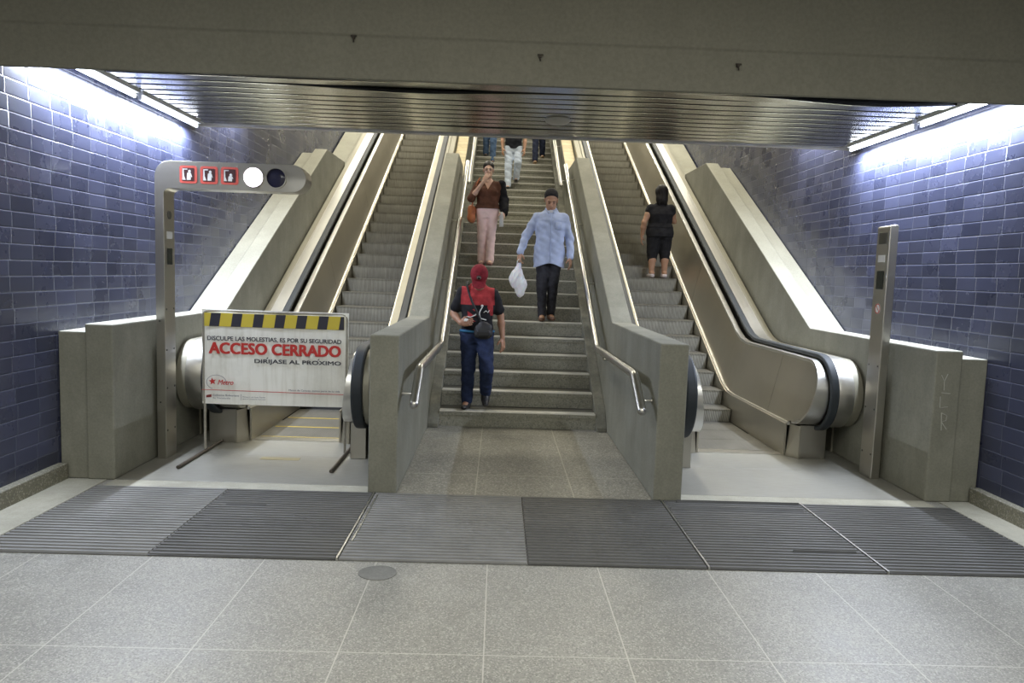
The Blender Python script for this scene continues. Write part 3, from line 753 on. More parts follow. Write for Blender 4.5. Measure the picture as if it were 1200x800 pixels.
# ------------------------------------------------------------------ people
# a figure is an implicit surface (smoothly blended tapered limbs) turned into one continuous mesh
def sdf_mesh(prims, h, name, mats, fn=None, zone=None, parent=None, clip=None, rng=None):
    """prims: list of (kind, params, blend); fn(X,Y,Z,D)->D post step; zone(co)->material index"""
    lo=np.array([1e9]*3); hi=-lo
    for p in prims:
        a,b=p['bb']; lo=np.minimum(lo,a); hi=np.maximum(hi,b)
    lo=lo-4*h; hi=hi+4*h
    n=np.ceil((hi-lo)/h).astype(int)+1
    ax=[lo[i]+np.arange(n[i])*h for i in range(3)]
    D=np.full(n,.5,dtype=np.float32)
    for p in prims:
        a,b=p['bb']; k=p.get('k',.02); m=k+3*h
        i0=np.maximum(((a-m-lo)/h).astype(int),0); i1=np.minimum(((b+m-lo)/h).astype(int)+2,n)
        X,Y,Z=np.meshgrid(ax[0][i0[0]:i1[0]],ax[1][i0[1]:i1[1]],ax[2][i0[2]:i1[2]],indexing='ij')
        d=p['f'](X,Y,Z).astype(np.float32)
        sl=tuple(slice(i0[j],i1[j]) for j in range(3)); o=D[sl]
        if p.get('sub'):
            e=np.maximum(k-np.abs(o+d),0)/k; D[sl]=np.maximum(o,-d)+e*e*k*.25
        else:
            e=np.maximum(k-np.abs(o-d),0)/k; D[sl]=np.minimum(o,d)-e*e*k*.25
    if fn is not None or clip is not None:
        X,Y,Z=np.meshgrid(*ax,indexing='ij')
        if fn: D=fn(X,Y,Z,D)
        if clip: D=np.maximum(D,clip(X,Y,Z))
    D=np.asarray(D,dtype=np.float32); D[D==0]=1e-6
    # pad so that the surface closes
    D[0]=D[-1]=.5; D[:,0]=D[:,-1]=.5; D[:,:,0]=D[:,:,-1]=.5
    S=D<0
    c=S[:-1,:-1,:-1].astype(np.int8)
    for dx,dy,dz in ((1,0,0),(0,1,0),(0,0,1),(1,1,0),(1,0,1),(0,1,1),(1,1,1)):
        c=c+S[dx:n[0]-1+dx,dy:n[1]-1+dy,dz:n[2]-1+dz]
    act=(c>0)&(c<8); I=np.argwhere(act); idx=-np.ones(act.shape,dtype=np.int64); idx[act]=np.arange(len(I))
    P=np.zeros((len(I),3)); W=np.zeros(len(I))
    cor=[(x,y,z) for x in (0,1) for y in (0,1) for z in (0,1)]
    for a in cor:
        for j in range(3):
            if a[j]==0:
                b=list(a); b[j]=1
                va=D[I[:,0]+a[0],I[:,1]+a[1],I[:,2]+a[2]]; vb=D[I[:,0]+b[0],I[:,1]+b[1],I[:,2]+b[2]]
                m=(va<0)!=(vb<0); t=np.where(m,va/np.where(m,va-vb,1),0)
                q=np.array(a,float)[None,:].repeat(len(I),0); q[:,j]+=t
                P[m]+=q[m]; W[m]+=1
    V=lo+(I+P/W[:,None])*h
    Fs=[]
    for j in range(3):
        sl0=[slice(None)]*3; sl1=[slice(None)]*3; sl0[j]=slice(0,-1); sl1[j]=slice(1,None)
        s0=S[tuple(sl0)]; s1=S[tuple(sl1)]; E=np.argwhere(s0!=s1); inside=s0[tuple(E.T)]
        u,v=(j+1)%3,(j+2)%3
        def g(du,dv):
            q=E.copy(); q[:,u]-=du; q[:,v]-=dv; return idx[q[:,0],q[:,1],q[:,2]]
        q=np.stack([g(1,1),g(0,1),g(0,0),g(1,0)],1); q[~inside]=q[~inside][:,::-1]; Fs.append(q)
    Fa=np.concatenate(Fs)
    me=bpy.data.meshes.new(name); me.vertices.add(len(V)); me.vertices.foreach_set('co',V.ravel())
    me.loops.add(len(Fa)*4); me.loops.foreach_set('vertex_index',Fa.ravel().astype(np.int32))
    me.polygons.add(len(Fa)); me.polygons.foreach_set('loop_start',np.arange(0,len(Fa)*4,4,dtype=np.int32)); me.polygons.foreach_set('loop_total',np.full(len(Fa),4,dtype=np.int32))
    me.polygons.foreach_set('use_smooth',np.ones(len(Fa),dtype=bool))
    if not isinstance(mats,(list,tuple)): mats=[mats]
    for m_ in mats: me.materials.append(m_)
    if zone is not None:
        cen=V[Fa].mean(1); me.polygons.foreach_set('material_index',zone(cen[:,0],cen[:,1],cen[:,2]).astype(np.int32))
    me.update(calc_edges=True); me.validate()
    o=bpy.data.objects.new(name,me)
    return link(o,parent)
A=lambda *a: np.array(a,float)
def cap(a,b,ra,rb,k=.02,sub=False,fl=None):
    """tapered limb from a to b; fl=(axis vector, factor) flattens it"""
    a,b=A(*a),A(*b); ab=b-a; L=ab@ab+1e-9
    if fl is not None: nv=A(*fl[0]); nv=nv/np.linalg.norm(nv); fc=fl[1]
    def f(X,Y,Z):
        px,py,pz=X-a[0],Y-a[1],Z-a[2]; t=np.clip((px*ab[0]+py*ab[1]+pz*ab[2])/L,0,1)
        qx,qy,qz=px-t*ab[0],py-t*ab[1],pz-t*ab[2]
        if fl is not None:
            w=(qx*nv[0]+qy*nv[1]+qz*nv[2])*(1/fc-1); qx,qy,qz=qx+w*nv[0],qy+w*nv[1],qz+w*nv[2]
        return np.sqrt(qx*qx+qy*qy+qz*qz)-(ra+(rb-ra)*t)
    r=max(ra,rb); return dict(f=f,bb=(np.minimum(a,b)-r,np.maximum(a,b)+r),k=k,sub=sub)
def ell(c,r,k=.02,sub=False,rot=0):
    """ellipsoid, tilted about the x axis by rot (positive: top leans towards -y)"""
    c,r=A(*c),A(*r); cs,sn=math.cos(rot),math.sin(rot)
    def f(X,Y,Z):
        x,y,z=X-c[0],Y-c[1],Z-c[2]; y,z=y*cs+z*sn,-y*sn+z*cs
        q=np.sqrt((x/r[0])**2+(y/r[1])**2+(z/r[2])**2); g=np.sqrt((x/r[0]**2)**2+(y/r[1]**2)**2+(z/r[2]**2)**2)+1e-9
        return q*(q-1)/g
    R=r.max(); return dict(f=f,bb=(c-R,c+R),k=k,sub=sub)
def loft(secs,k=.03,grow=0,sub=False):
    """stack of elliptical sections (z, cx, cy, rx, ry)"""
    s=np.array(secs,float); s=s[np.argsort(s[:,0])]
    def f(X,Y,Z):
        z=Z; cx=np.interp(z,s[:,0],s[:,1]); cy=np.interp(z,s[:,0],s[:,2]); rx=np.interp(z,s[:,0],s[:,3])+grow; ry=np.interp(z,s[:,0],s[:,4])+grow
        x,y=(X-cx)/rx,(Y-cy)/ry; q=np.sqrt(x*x+y*y); g=np.sqrt((x/rx)**2+(y/ry)**2)+1e-6
        d=np.where(q>.05,q*(q-1)/g,-np.minimum(rx,ry))
        e=np.maximum(s[0,0]-grow-z,z-s[-1,0]-grow); return np.maximum(d,e)
    rx=s[:,3].max()+grow; ry=s[:,4].max()+grow
    return dict(f=f,bb=(A(s[:,1].min()-rx,s[:,2].min()-ry,s[0,0]-grow),A(s[:,1].max()+rx,s[:,2].max()+ry,s[-1,0]+grow)),k=k,sub=sub)
def folds(amp,seed=0):
    def fn(X,Y,Z,D):
        w=np.sin(Z*38+np.sin(X*21+seed)*2.2+Y*13+seed)+.6*np.sin(Z*71+X*33+seed*2+np.sin(Y*40)*1.5)+.5*np.sin(X*52+Z*17+seed)
        return D-amp*w
    return fn
def unit(v): v=A(*v); return v/np.linalg.norm(v)
def hand(wr,d,side,palm,curl=.35,sc=1.0,thumb_in=.5,pose=None):
    """wrist point, direction of the fingers, side the thumb is on, way the palm faces"""
    wr=A(*wr); d=unit(d); side=A(*side); side=unit(side-d*(side@d)); n=unit(np.cross(d,side)); n=n if n@A(*palm)>0 else -n
    P=[]; L=.088*sc
    P.append(cap(wr-d*.01,wr+d*L*.55,.024*sc,.034*sc,.012,fl=(n,.55)))
    P.append(cap(wr+d*L*.5-side*.012*sc,wr+d*L-side*.012*sc,.030*sc,.027*sc,.012,fl=(n,.5)))
    P.append(cap(wr+d*L*.5+side*.012*sc,wr+d*L+side*.012*sc,.030*sc,.027*sc,.012,fl=(n,.5)))
    for i,(o,l) in enumerate(((.031,.070),(.0105,.078),(-.0105,.073),(-.031,.058))):
        cu=curl*(1+.12*i); b=wr+d*L*.98+side*o*sc; r=.0092*sc-.0004*i; dd=d
        for j,fr in enumerate((.45,.32,.23)):
            an=cu*(.6 if j==0 else 1.0)
            dd=unit(dd*math.cos(an)+n*math.sin(an)); n2=n-dd*(n@dd)
            e=b+dd*l*sc*fr; P.append(cap(b,e,r,r*.93,.006)); b=e; r*=.93
            nn=np.linalg.norm(n2)
    t0=wr+d*L*.22+side*.028*sc+n*.004; t1=t0+unit(d*.75+side*.75+n*thumb_in)*.040*sc; t2=t1+unit(d*1.0+side*.1+n*(thumb_in+.2))*.032*sc
    P.append(cap(t0,t1,.0135*sc,.011*sc,.012)); P.append(cap(t1,t2,.011*sc,.0085*sc,.006))
    return P
def head_prims(c,pit,sc=1.0,sex='m'):
    """c: head centre (ear height); pit: nod forward in radians; the face looks towards -y"""
    cs,sn=math.cos(pit),math.sin(pit); c=A(*c)
    def T(x,y,z): x,y,z=x*sc,y*sc,z*sc; return A(c[0]+x,c[1]+y*cs+z*(-sn),c[2]+z*cs+y*sn)
    P=[ell(T(0,.012,.040),(.073*sc,.093*sc,.082*sc),.02,rot=pit), ell(T(0,-.030,-.035),(.058*sc,.066*sc,.078*sc),.03,rot=pit),
       cap(T(-.022,-.060,-.088),T(.022,-.060,-.088),.020*sc,.020*sc,.025)]
    P+= [cap(T(0,-.094,.012),T(0,-.114,-.028),.0085*sc,.0135*sc,.012), cap(T(-.013,-.100,-.030),T(.013,-.100,-.030),.008*sc,.008*sc,.008)]
    P+= [cap(T(-.038,-.082,.022),T(.038,-.082,.022),.013*sc,.013*sc,.018)]                 # brow
    P+= [ell(T(s*.030,-.100,.002),(.015*sc,.012*sc,.011*sc),.010,sub=True,rot=pit) for s in (-1,1)]
    P+= [ell(T(s*.030,-.083,.003),(.014*sc,.012*sc,.011*sc),.004,rot=pit) for s in (-1,1)]   # lids
    P+= [cap(T(-.020,-.095,-.056),T(.020,-.095,-.056),.0062*sc,.0062*sc,.006), cap(T(-.016,-.094,-.067),T(.016,-.094,-.067),.0072*sc,.0072*sc,.006)]
    P+= [cap(T(s*.076,.004,.018),T(s*.074,.002,-.022),.013*sc,.009*sc,.008,fl=((1,0,0),.5)) for s in (-1,1)]
    return P,T
def face_parts(root,T,sc,mats,glasses=False):
    """eyes, brows and lips as small children"""
    for s in (-1,1):
        b=MB(); p=T(s*.030,-.0925,.003); b.ball(tuple(p),.0062*sc,seg=10,ring=6); loc_build(b,'eye',mats['eye'],root)
        b=MB(); b.tube([tuple(T(s*.044,-.088,.020)),tuple(T(s*.030,-.0985,.026)),tuple(T(s*.014,-.100,.022))],.0038*sc,6); loc_build(b,'eyebrow',mats['hair'],root)
    b=MB(); b.tube([tuple(T(-.021,-.0955,-.061)),tuple(T(0,-.103,-.0605)),tuple(T(.021,-.0955,-.061))],.0032*sc,6); loc_build(b,'lips',mats['lip'],root)
def loc_build(b,name,m,parent):
    """shape already in the local coordinates of its parent"""
    me=bpy.data.meshes.new(name); me.from_pydata([tuple(v) for v in b.v],[],b.f); me.materials.append(m)
    for p in me.polygons: p.use_smooth=True
    bm=bmesh.new(); bm.from_mesh(me); bmesh.ops.recalc_face_normals(bm,faces=bm.faces); bm.to_mesh(me); bm.free()
    o=bpy.data.objects.new(name,me); return link(o,parent)
def skin(name,c):
    m=mat(name,c,.5,spec=.4,Subsurface_Weight=.12); m.node_tree.nodes['Principled BSDF'].inputs['Subsurface Radius'].default_value=(.02,.008,.004); return m
def cloth(name,c,var=.2,rough=.85,scale=16,c2=None):
    m=mat(name,c,rough,spec=.25); g=N(m,'ShaderNodeTexCoord'); n=noise(m,g.outputs['Object'],scale,4,.6)
    d=c2 or tuple(x*(1-var*1.6) for x in c); setcol(m,ramp(m,n,[(.32,d),(.62,c)])); n2=noise(m,g.outputs['Object'],220,2); bump(m,n2,.25,.002); return m
MH={'eye':mat('eye_dark',(.03,.02,.02),.2),'lip':mat('lips',(.32,.12,.10),.5),'hair':mat('hair_black',(.014,.012,.011),.5)}
SKA=skin('skin_tan',(.50,.29,.19)); SKB=skin('skin_light_tan',(.68,.45,.35)); SKC=skin('skin_brown',(.36,.195,.125))
def figure(name,loc,lab,J,sk,H=.006,hands=(),prof='m',torso=None,group=None,rotz=0,head_sc=1.0,pit=0,legr=1.0,armr=1.0,footd=None):
    """J: joints in local coordinates (viewer's left first): sh, el, wr, hip, kn, an, toe pairs and neck, head"""
    P=[loft(torso,.03)]
    nk=A(*J['neck']); hd=A(*J['head'])
    hp,T=head_prims(hd,pit,head_sc); P+=hp
    P.append(cap(nk,hd+A(0,.012,-.02),.056*head_sc if prof=='m' else .048,.050*head_sc if prof=='m' else .042,.03))
    for i in (0,1):
        sh,el,wr=A(*J['sh'][i]),A(*J['el'][i]),A(*J['wr'][i])
        P.append(cap(nk+A(0,.005,-.055),sh,.046,.050*armr,.05)); 
        m_=sh+(el-sh)*.45; P+= [cap(sh,m_,.050*armr,.047*armr,.03),cap(m_,el,.047*armr,.037*armr,.02)]
        f_=el+(wr-el)*.35; P+= [cap(el,f_,.037*armr,.040*armr,.02),cap(f_,wr,.040*armr,.025*armr,.02)]
        hi,kn,an=A(*J['hip'][i]),A(*J['kn'][i]),A(*J['an'][i]); lr=legr
        P+= [cap(hi,kn,.084*lr,.056*lr,.04)]
        c_=kn+(an-kn)*.35+A(0,.012,0); P+= [cap(kn,c_,.054*lr,.056*lr,.02),cap(c_,an,.056*lr,.034*lr,.02)]
        to=A(*J['toe'][i]); he=an+ (an-to)*.28; he[2]=min(an[2],to[2]+.055) if footd is None else an[2]-.03
        P+= [cap(an,he,.036,.034,.02),cap(he,to,.036,.030,.02,fl=((0,0,1),.8))]
    for h_ in hands: P+=hand(*h_[0],**h_[1])
    o=sdf_mesh(P,H,name,sk,parent=None)
    o.location=loc; o.rotation_euler=(0,0,rotz)
    tag(o,lab,'person',group)
    return o,T
def limb(J,key,i,r,grow,k=.02,to=1.0):
    a,b,c=[A(*J[q][i]) for q in key]
    return None
def sleeve(J,i,frac,r0,r1,r2,grow=.0):
    """sleeve from shoulder towards the wrist; frac 0..2 (1 = elbow, 2 = wrist)"""
    sh,el,wr=A(*J['sh'][i]),A(*J['el'][i]),A(*J['wr'][i]); out=[]
    if frac<=1: out=[cap(sh,sh+(el-sh)*frac,r0,r1,.03)]
    else: out=[cap(sh,el,r0,r1,.03),cap(el,el+(wr-el)*(frac-1),r1,r2,.02)]
    return out
def plane_cut(p,n):
    """keeps the side n points to"""
    p=A(*p); n=unit(n)
    return lambda X,Y,Z: -((X-p[0])*n[0]+(Y-p[1])*n[1]+(Z-p[2])*n[2])
def trousers(J,torso,z_top,frac,mats,name='trousers',grow=.014,parent=None,legr=1.0,flare=0,H=.0065,seed=1,amp=.0022,zone=None):
    P=[]
    hipz=J['hip'][0][2]
    sec=[s for s in torso if s[0]<=z_top+.06]
    P.append(loft(sec,.04,grow=grow))
    for i in (0,1):
        hi,kn,an=A(*J['hip'][i]),A(*J['kn'][i]),A(*J['an'][i])
        P.append(cap(hi,kn,.088*legr+grow,.062*legr+grow,.035))
        end=kn+(an-kn)*frac
        P.append(cap(kn,end,.062*legr+grow,.050*legr+grow+flare,.02))
    f0=folds(amp,seed)
    cuts=[]
    D=lambda X,Y,Z: Z-z_top
    return sdf_mesh(P,H,name,mats,fn=f0,clip=D,parent=parent,zone=zone)
def shoe(J,i,m,parent,name='shoe',sole=None,H=.006,low=False):
    an=A(*J['an'][i]); to=A(*J['toe'][i]); d=to-an; d[2]=0; d=d/np.linalg.norm(d)
    he=an-d*.045+A(0,0,-.045) if not low else an-d*.04+A(0,0,-.05)
    tz=to+d*.02
    P=[cap(he,he+(tz-he)*.5,.041,.042,.02,fl=((0,0,1),.85)),cap(he+(tz-he)*.5,tz,.043,.034,.02,fl=((0,0,1),.72))]
    if not low: P.append(cap(an+A(0,0,-.005),he+d*.05,.044,.044,.03))
    z0=min(he[2],tz[2])-.036
    return sdf_mesh(P,H,name,m,parent=parent,clip=None)
def std_torso(zh,zw,zc,zs,hw,ww,cw,sw,d=.115,cx=0,cy=0,belly=0,lean=0):
    """hip, waist, chest, shoulder heights and half widths"""
    return [(zh-.10,cx,cy+.005,hw*.80,d*.80),(zh-.03,cx,cy+.012,hw,d*1.05),(zh+.05,cx,cy+.006,hw*.97,d*1.02),(zw,cx,cy-belly*.5,ww,d*.93+belly*.5),
            ((zw+zc)/2,cx,cy-belly*.3-lean*.3,(ww+cw)/2,d*.98+belly*.3),(zc,cx,cy-lean*.6,cw,d*1.05),(zs-.08,cx,cy-lean,sw*.84,d*.92),(zs-.035,cx,cy-lean,sw*.70,d*.74),(zs+.005,cx,cy-lean,sw*.44,d*.55),(zs+.03,cx,cy-lean,sw*.30,d*.45)]
# ---- man in the red cap, walking down onto the floor -----------------------------------------
bx,by,bz=CX-.475,8.06,.183
J=dict(neck=(0,-.03,1.385),head=(.010,-.080,1.448),
  sh=[(-.168,-.01,1.295),(.168,-.01,1.285)],el=[(-.265,.0,1.055),(.255,.03,1.045)],wr=[(-.175,-.165,.965),(.285,-.03,.80)],
  hip=[(-.085,0,.82),(.085,0,.82)],kn=[(-.085,-.03,.45),(.120,-.17,.47)],an=[(-.095,.02,.085),(.112,.03,.185)],toe=[(-.115,-.12,.034),(.116,-.06,.065)])
T0=std_torso(.86,.98,1.17,1.34,.165,.150,.172,.20,.115,belly=.03,lean=.02)
man,Tm=figure('person',(bx,by,bz),'person in a maroon cap, red and black T-shirt and navy trousers, nearest the viewer',J,SKC,.0055,
   hands=[(((-.175,-.165,.965),(.75,-.55,.10),(.1,-.3,1),(.3,.9,-.2)),dict(curl=.75)),(((.285,-.03,.80),(.10,-.25,-1),(-.5,-.85,.1),(-1,.2,0)),dict(curl=.35))],torso=T0,pit=.62,head_sc=1.08)
red=cloth('shirt_red',(.42,.045,.05),.25); blk=cloth('shirt_black',(.018,.018,.022),.3); MH['white_print']=mat('shirt_print_white',(.7,.7,.68),.7)
def zshirt(x,y,z):
    s=np.zeros(len(x))
    s[(z<1.165)]=1                                            # black below the chest
    s[(np.abs(x)>.178+.05*np.clip((1.34-z),0,1))]=1                # black sleeves
    s[(z<1.12)&(z>.985)&(x<-.01)&(x>-.105)&(np.sin(x*55+z*42)+np.sin(z*80+x*20)>.05)]=0
    s[(x>.07)&(x<.17)&(z<1.20+.2*(x-.07))&(z>1.05)&(x>.145-.4*(z-1.05))&(x>.11)]=0
    return s
P=[loft([q for q in T0 if q[0]>.78],.03,grow=.016)]
P.append(cap((0,-.025,1.33),(-.155,-.01,1.295),.060,.060,.05)); P.append(cap((0,-.025,1.33),(.155,-.01,1.285),.060,.060,.05))
for i in (0,1): P+=sleeve(J,i,.70,.064,.066,.05)
sh=sdf_mesh(P,.006,'shirt',[red,blk],fn=folds(.0022,3),zone=zshirt,parent=man,clip=lambda X,Y,Z:np.maximum(.845-Z,.072-np.sqrt((X)**2+(Y+.05)**2+((Z-1.40)*.9)**2)))
b=MB()    # white line print on the chest
def chest_pt(x,z):
    s=np.array(sorted(T0)); ry=np.interp(z,s[:,0],s[:,4])+.0195; rx=np.interp(z,s[:,0],s[:,3])+.0195; cy=np.interp(z,s[:,0],s[:,2])
    return (x,cy-ry*math.sqrt(max(0,1-(x/rx)**2))-.003,z)
b.tube([chest_pt(.055-.03*math.sin(t),1.145-.125*t/2.6) for t in np.linspace(0,2.6,9)]+[chest_pt(.10,1.005)],.0065,6)
b.ball(chest_pt(.052,1.158),.014,seg=10,ring=6)
loc_build(b,'figure_print',MH['white_print'],sh)
b=MB(); b.tube([chest_pt(.07,1.085),chest_pt(.095,1.105),chest_pt(.115,1.085),chest_pt(.13,1.11)],.005,6); loc_build(b,'curl_print',MH['white_print'],sh)
b=MB(); b.tube([chest_pt(-.115,1.035),chest_pt(-.07,1.03),chest_pt(-.02,1.055),chest_pt(-.01,1.065)],.0065,6); loc_build(b,'stroke_print',MH['white_print'],sh)
navy=cloth('navy_cloth',(.022,.034,.085),.3)
trousers(J,T0,.895,.98,navy,parent=man,seed=5,amp=.003)
b=MB(); 
s_=[]
for k in range(33):
    t=2*PI*k/32; s_.append((.185*math.cos(t),-.005+.145*math.sin(t),.875))
b.tube(s_,.013,8,cap=False,flat=1); loc_build(b,'belt',cloth('blue_belt',(.04,.16,.30),.2),man)
for i in (0,1): shoe(J,i,mat('black_shoe_%d'%i,(.02,.02,.022),.45),man)
# cap: dome and peak
cm=cloth('maroon_cap',(.22,.018,.028),.25,scale=30)
hc=Tm(0,.010,.052)
def capcut(T):
    p=T(0,0,.030); q=T(0,0,1.0); n_=unit(q-p); return plane_cut(p,n_)
cap_=sdf_mesh([ell(hc,(.097,.120,.106),rot=.62)],.005,'cap',cm,parent=man,clip=capcut(Tm))
P=[cap(Tm(-.035,-.085,.040),Tm(-.030,-.150,.020),.040,.036,.02,fl=(tuple(Tm(0,0,1)-Tm(0,0,0)),.16)),cap(Tm(.035,-.085,.040),Tm(.030,-.150,.020),.040,.036,.02,fl=(tuple(Tm(0,0,1)-Tm(0,0,0)),.16)),
   cap(Tm(0,-.085,.042),Tm(0,-.165,.018),.045,.036,.02,fl=(tuple(Tm(0,0,1)-Tm(0,0,0)),.16))]
sdf_mesh(P,.004,'peak',cm,parent=cap_)
b=MB(); p=Tm(0,-.096,.085); b.ball(tuple(p),(.026,.010,.024),seg=16,ring=8); loc_build(b,'badge',mat('cap_badge',(.02,.02,.02),.5),cap_)
b=MB(); pr_=[tuple(Tm(.017*math.cos(t),-.1035-.002,.085+.017*math.sin(t))) for t in np.linspace(0,2*PI,19)]; b.tube(pr_,.0025,6,cap=False); loc_build(b,'badge_ring',mat('badge_ring',(.35,.28,.25),.5),cap_)
face_parts(man,Tm,1,MH)
sdf_mesh([ell(Tm(0,.03,.02),(.078,.088,.085),rot=.62)],.006,'hair',MH['hair'],parent=man,clip=lambda X,Y,Z:np.maximum(-(Y-Tm(0,.015,0)[1]),-(Z-1.44)))
# black pouch worn across the body, and the small white thing in his hand
pk=mat('black_nylon',(.016,.016,.018),.55)
pouch=empty('crossbody_bag',(bx+.075,by-.17,bz+.90),'black pouch bag hanging from a strap across the body of the capped person','bag')
o=sdf_mesh([ell((0,-.03,.0),(.098,.052,.092),.03),cap((-.05,-.03,-.045),(.05,-.03,-.045),.050,.050,.03)],.006,'bag_body',pk,fn=folds(.002,8),parent=pouch)
o=sdf_mesh([cap((-.055,-.075,-.02),(.055,-.075,-.02),.018,.018,.02),cap((-.05,-.07,-.05),(.05,-.07,-.05),.022,.022,.02)],.006,'front_pocket',pk,parent=pouch)
def on_torso(x,z,off=.024):
    s=np.array(sorted(T0)); ry=np.interp(z,s[:,0],s[:,4])+off; rx=np.interp(z,s[:,0],s[:,3])+off; cy=np.interp(z,s[:,0],s[:,2])
    return (bx+x,by+cy-ry*math.sqrt(max(.02,1-(x/rx)**2)),bz+z)
pts=[(bx-.115,by+.07,bz+1.385),(bx-.12,by-.02,bz+1.41),(bx-.118,by-.085,bz+1.365)]+[on_torso(x,z) for x,z in ((-.10,1.30),(-.06,1.20),(-.01,1.10),(.03,1.02),(.05,.96))]
b=MB()
for i in range(len(pts)-1): pass
b.tube(pts,.013,8,flat=1); b.build('strap',pk,pouch,smooth=True)
b=MB(); b.prism(rsq(bx-.115,bz+1.005,.045,.03,.008),'y',by-.235,by-.215); o=b.build('paper',mat('white_paper',(.8,.8,.78),.6),bevel=.002); tag(o,'small white folded paper held in the capped person\'s hand','paper')
# ---- man in the blue shirt ---------------------------------------------------------------------
bx,by,bz=CX+.405,9.70,1.083
J=dict(neck=(0,-.02,1.46),head=(-.005,-.05,1.585),
  sh=[(-.178,0,1.362),(.178,0,1.362)],el=[(-.315,.03,1.12),(.265,.03,1.10)],wr=[(-.39,-.10,.885),(.275,-.08,.845)],
  hip=[(-.085,0,.88),(.085,0,.88)],kn=[(-.090,-.07,.475),(.06,-.06,.50)],an=[(-.07,-.05,.085),(.05,.05,.10)],toe=[(-.085,-.205,.034),(.07,-.09,.040)])
T1=std_torso(.92,1.04,1.24,1.41,.168,.160,.178,.205,.118,belly=.03,lean=.015)
mb,Tb=figure('person',(bx,by,bz),'person in a light blue shirt and dark grey trousers walking down with a white bag',J,SKA,.0055,
   hands=[(((-.39,-.10,.885),(-.12,-.15,-1),(.6,-.8,0),(1,.3,0)),dict(curl=1.0)),(((.275,-.08,.845),(.02,-.15,-1),(-.4,-.9,0),(-1,0,0)),dict(curl=.3))],torso=T1,pit=.45,head_sc=1.12)
blue=cloth('blue_shirt',(.50,.58,.80),.12,scale=9)
P=[loft([(.70,0,0,.182,.138),(.80,0,0.004,.185,.140),(.89,0,.012,.186,.141),(.97,0,.006,.180,.138)]+[q for q in T1 if q[0]>1.0],.03,grow=.022)]
for s in (-1,1): P.append(cap((0,-.02,1.395),(s*.165,0,1.362),.066,.064,.05))
for i in (0,1): P+=sleeve(J,i,1.93,.064,.056,.046)
sh=sdf_mesh(P,.006,'shirt',blue,fn=folds(.0035,1),parent=mb,clip=lambda X,Y,Z:np.maximum((.735+.03*np.cos(X*14))-Z,.062-np.sqrt(X**2+(Y+.035)**2+((Z-1.485)*.8)**2)))
for i in (0,1):   # collar wings
    s=(-1,1)[i]; sdf_mesh([cap((s*.055,-.05,1.475),(s*.035,-.105,1.425),.026,.016,.02,fl=((s*.3,-1,.3),.4)),cap((s*.055,-.05,1.475),(s*.06,.03,1.49),.024,.022,.02,fl=((s,0,.2),.4))],.005,'collar',blue,parent=sh)
b=MB(); y_=lambda z: T1[5][2]-.0
b.tube([(0,np.interp(z,[.75,.95,1.1,1.25,1.42],[-.162,-.172,-.165,-.160,-.130]),z) for z in (.78,.9,1.0,1.1,1.2,1.3,1.40)],.005,6); loc_build(b,'button_placket',cloth('placket_blue',(.44,.52,.74),.1),sh)
b=MB(); b.prism(rounded([(.055,1.20,.01),(.055,1.30,.0),(.135,1.30,.0),(.135,1.20,.01)],3),'y',-.158,-.146); loc_build(b,'chest_pocket',cloth('pocket_blue',(.46,.54,.76),.1),sh)
sdf_mesh([cap((0,-.045,1.435),(0,-.02,1.47),.060,.058,.02)],.006,'undershirt',cloth('white_cotton',(.75,.76,.80),.05),parent=mb,clip=lambda X,Y,Z:Z-1.462)
trousers(J,T1,.90,.97,cloth('charcoal_cloth',(.040,.040,.048),.3),parent=mb,seed=2,amp=.003,grow=.012,legr=.93)
for i in (0,1): shoe(J,i,mat('brown_sandal_%d'%i,(.13,.065,.04),.5),mb,low=(i==0))
sdf_mesh([ell(Tb(0,.018,.052),(.091,.111,.099),rot=.45)],.005,'hair',cloth('grey_black_hair',(.035,.033,.035),.4,scale=60),parent=mb,
   clip=lambda X,Y,Z:-np.minimum((Z-Tb(0,0,.012)[2])+.35*(Y-by*0-Tb(0,0,0)[1])+.0*X, (Y-Tb(0,-.085,.055)[1])+(Z-Tb(0,-.085,.055)[2])*.9+.012))
face_parts(mb,Tb,1,MH)
# white plastic bag in his hand
wb=mat('thin_white_plastic',(.82,.83,.86),.35,spec=.5,Subsurface_Weight=.3); 
hx,hy,hz=bx-.40,by-.125,bz+.80
bag=empty('plastic_bag',(hx,hy,hz-.47),'thin white plastic carrier bag hanging from the hand of the person in the blue shirt','bag')
def crumple(amp):
    def fn(X,Y,Z,D): return D-amp*(np.sin(X*95+Z*30)+np.sin(Z*60-X*110+Y*50)+np.sin(Y*80+X*75-Z*40))
    return fn
sdf_mesh([ell((-.03,0,.22),(.092,.070,.12),.06),ell((.025,0,.12),(.070,.055,.12),.06),cap((.03,0,.03),(.05,0,.16),.045,.06,.04),cap((-.01,0,.30),(.0,0,.41),.055,.020,.05)],.006,'bag_body',wb,fn=crumple(.0022),parent=bag)
b=MB(); b.tube([(hx-.03,hy,hz-.10),(hx-.022,hy,hz-.02),(hx,hy,hz+.012),(hx+.022,hy,hz-.02),(hx+.03,hy,hz-.10)],.009,8,flat=.6); b.build('handle',wb,bag,smooth=True)
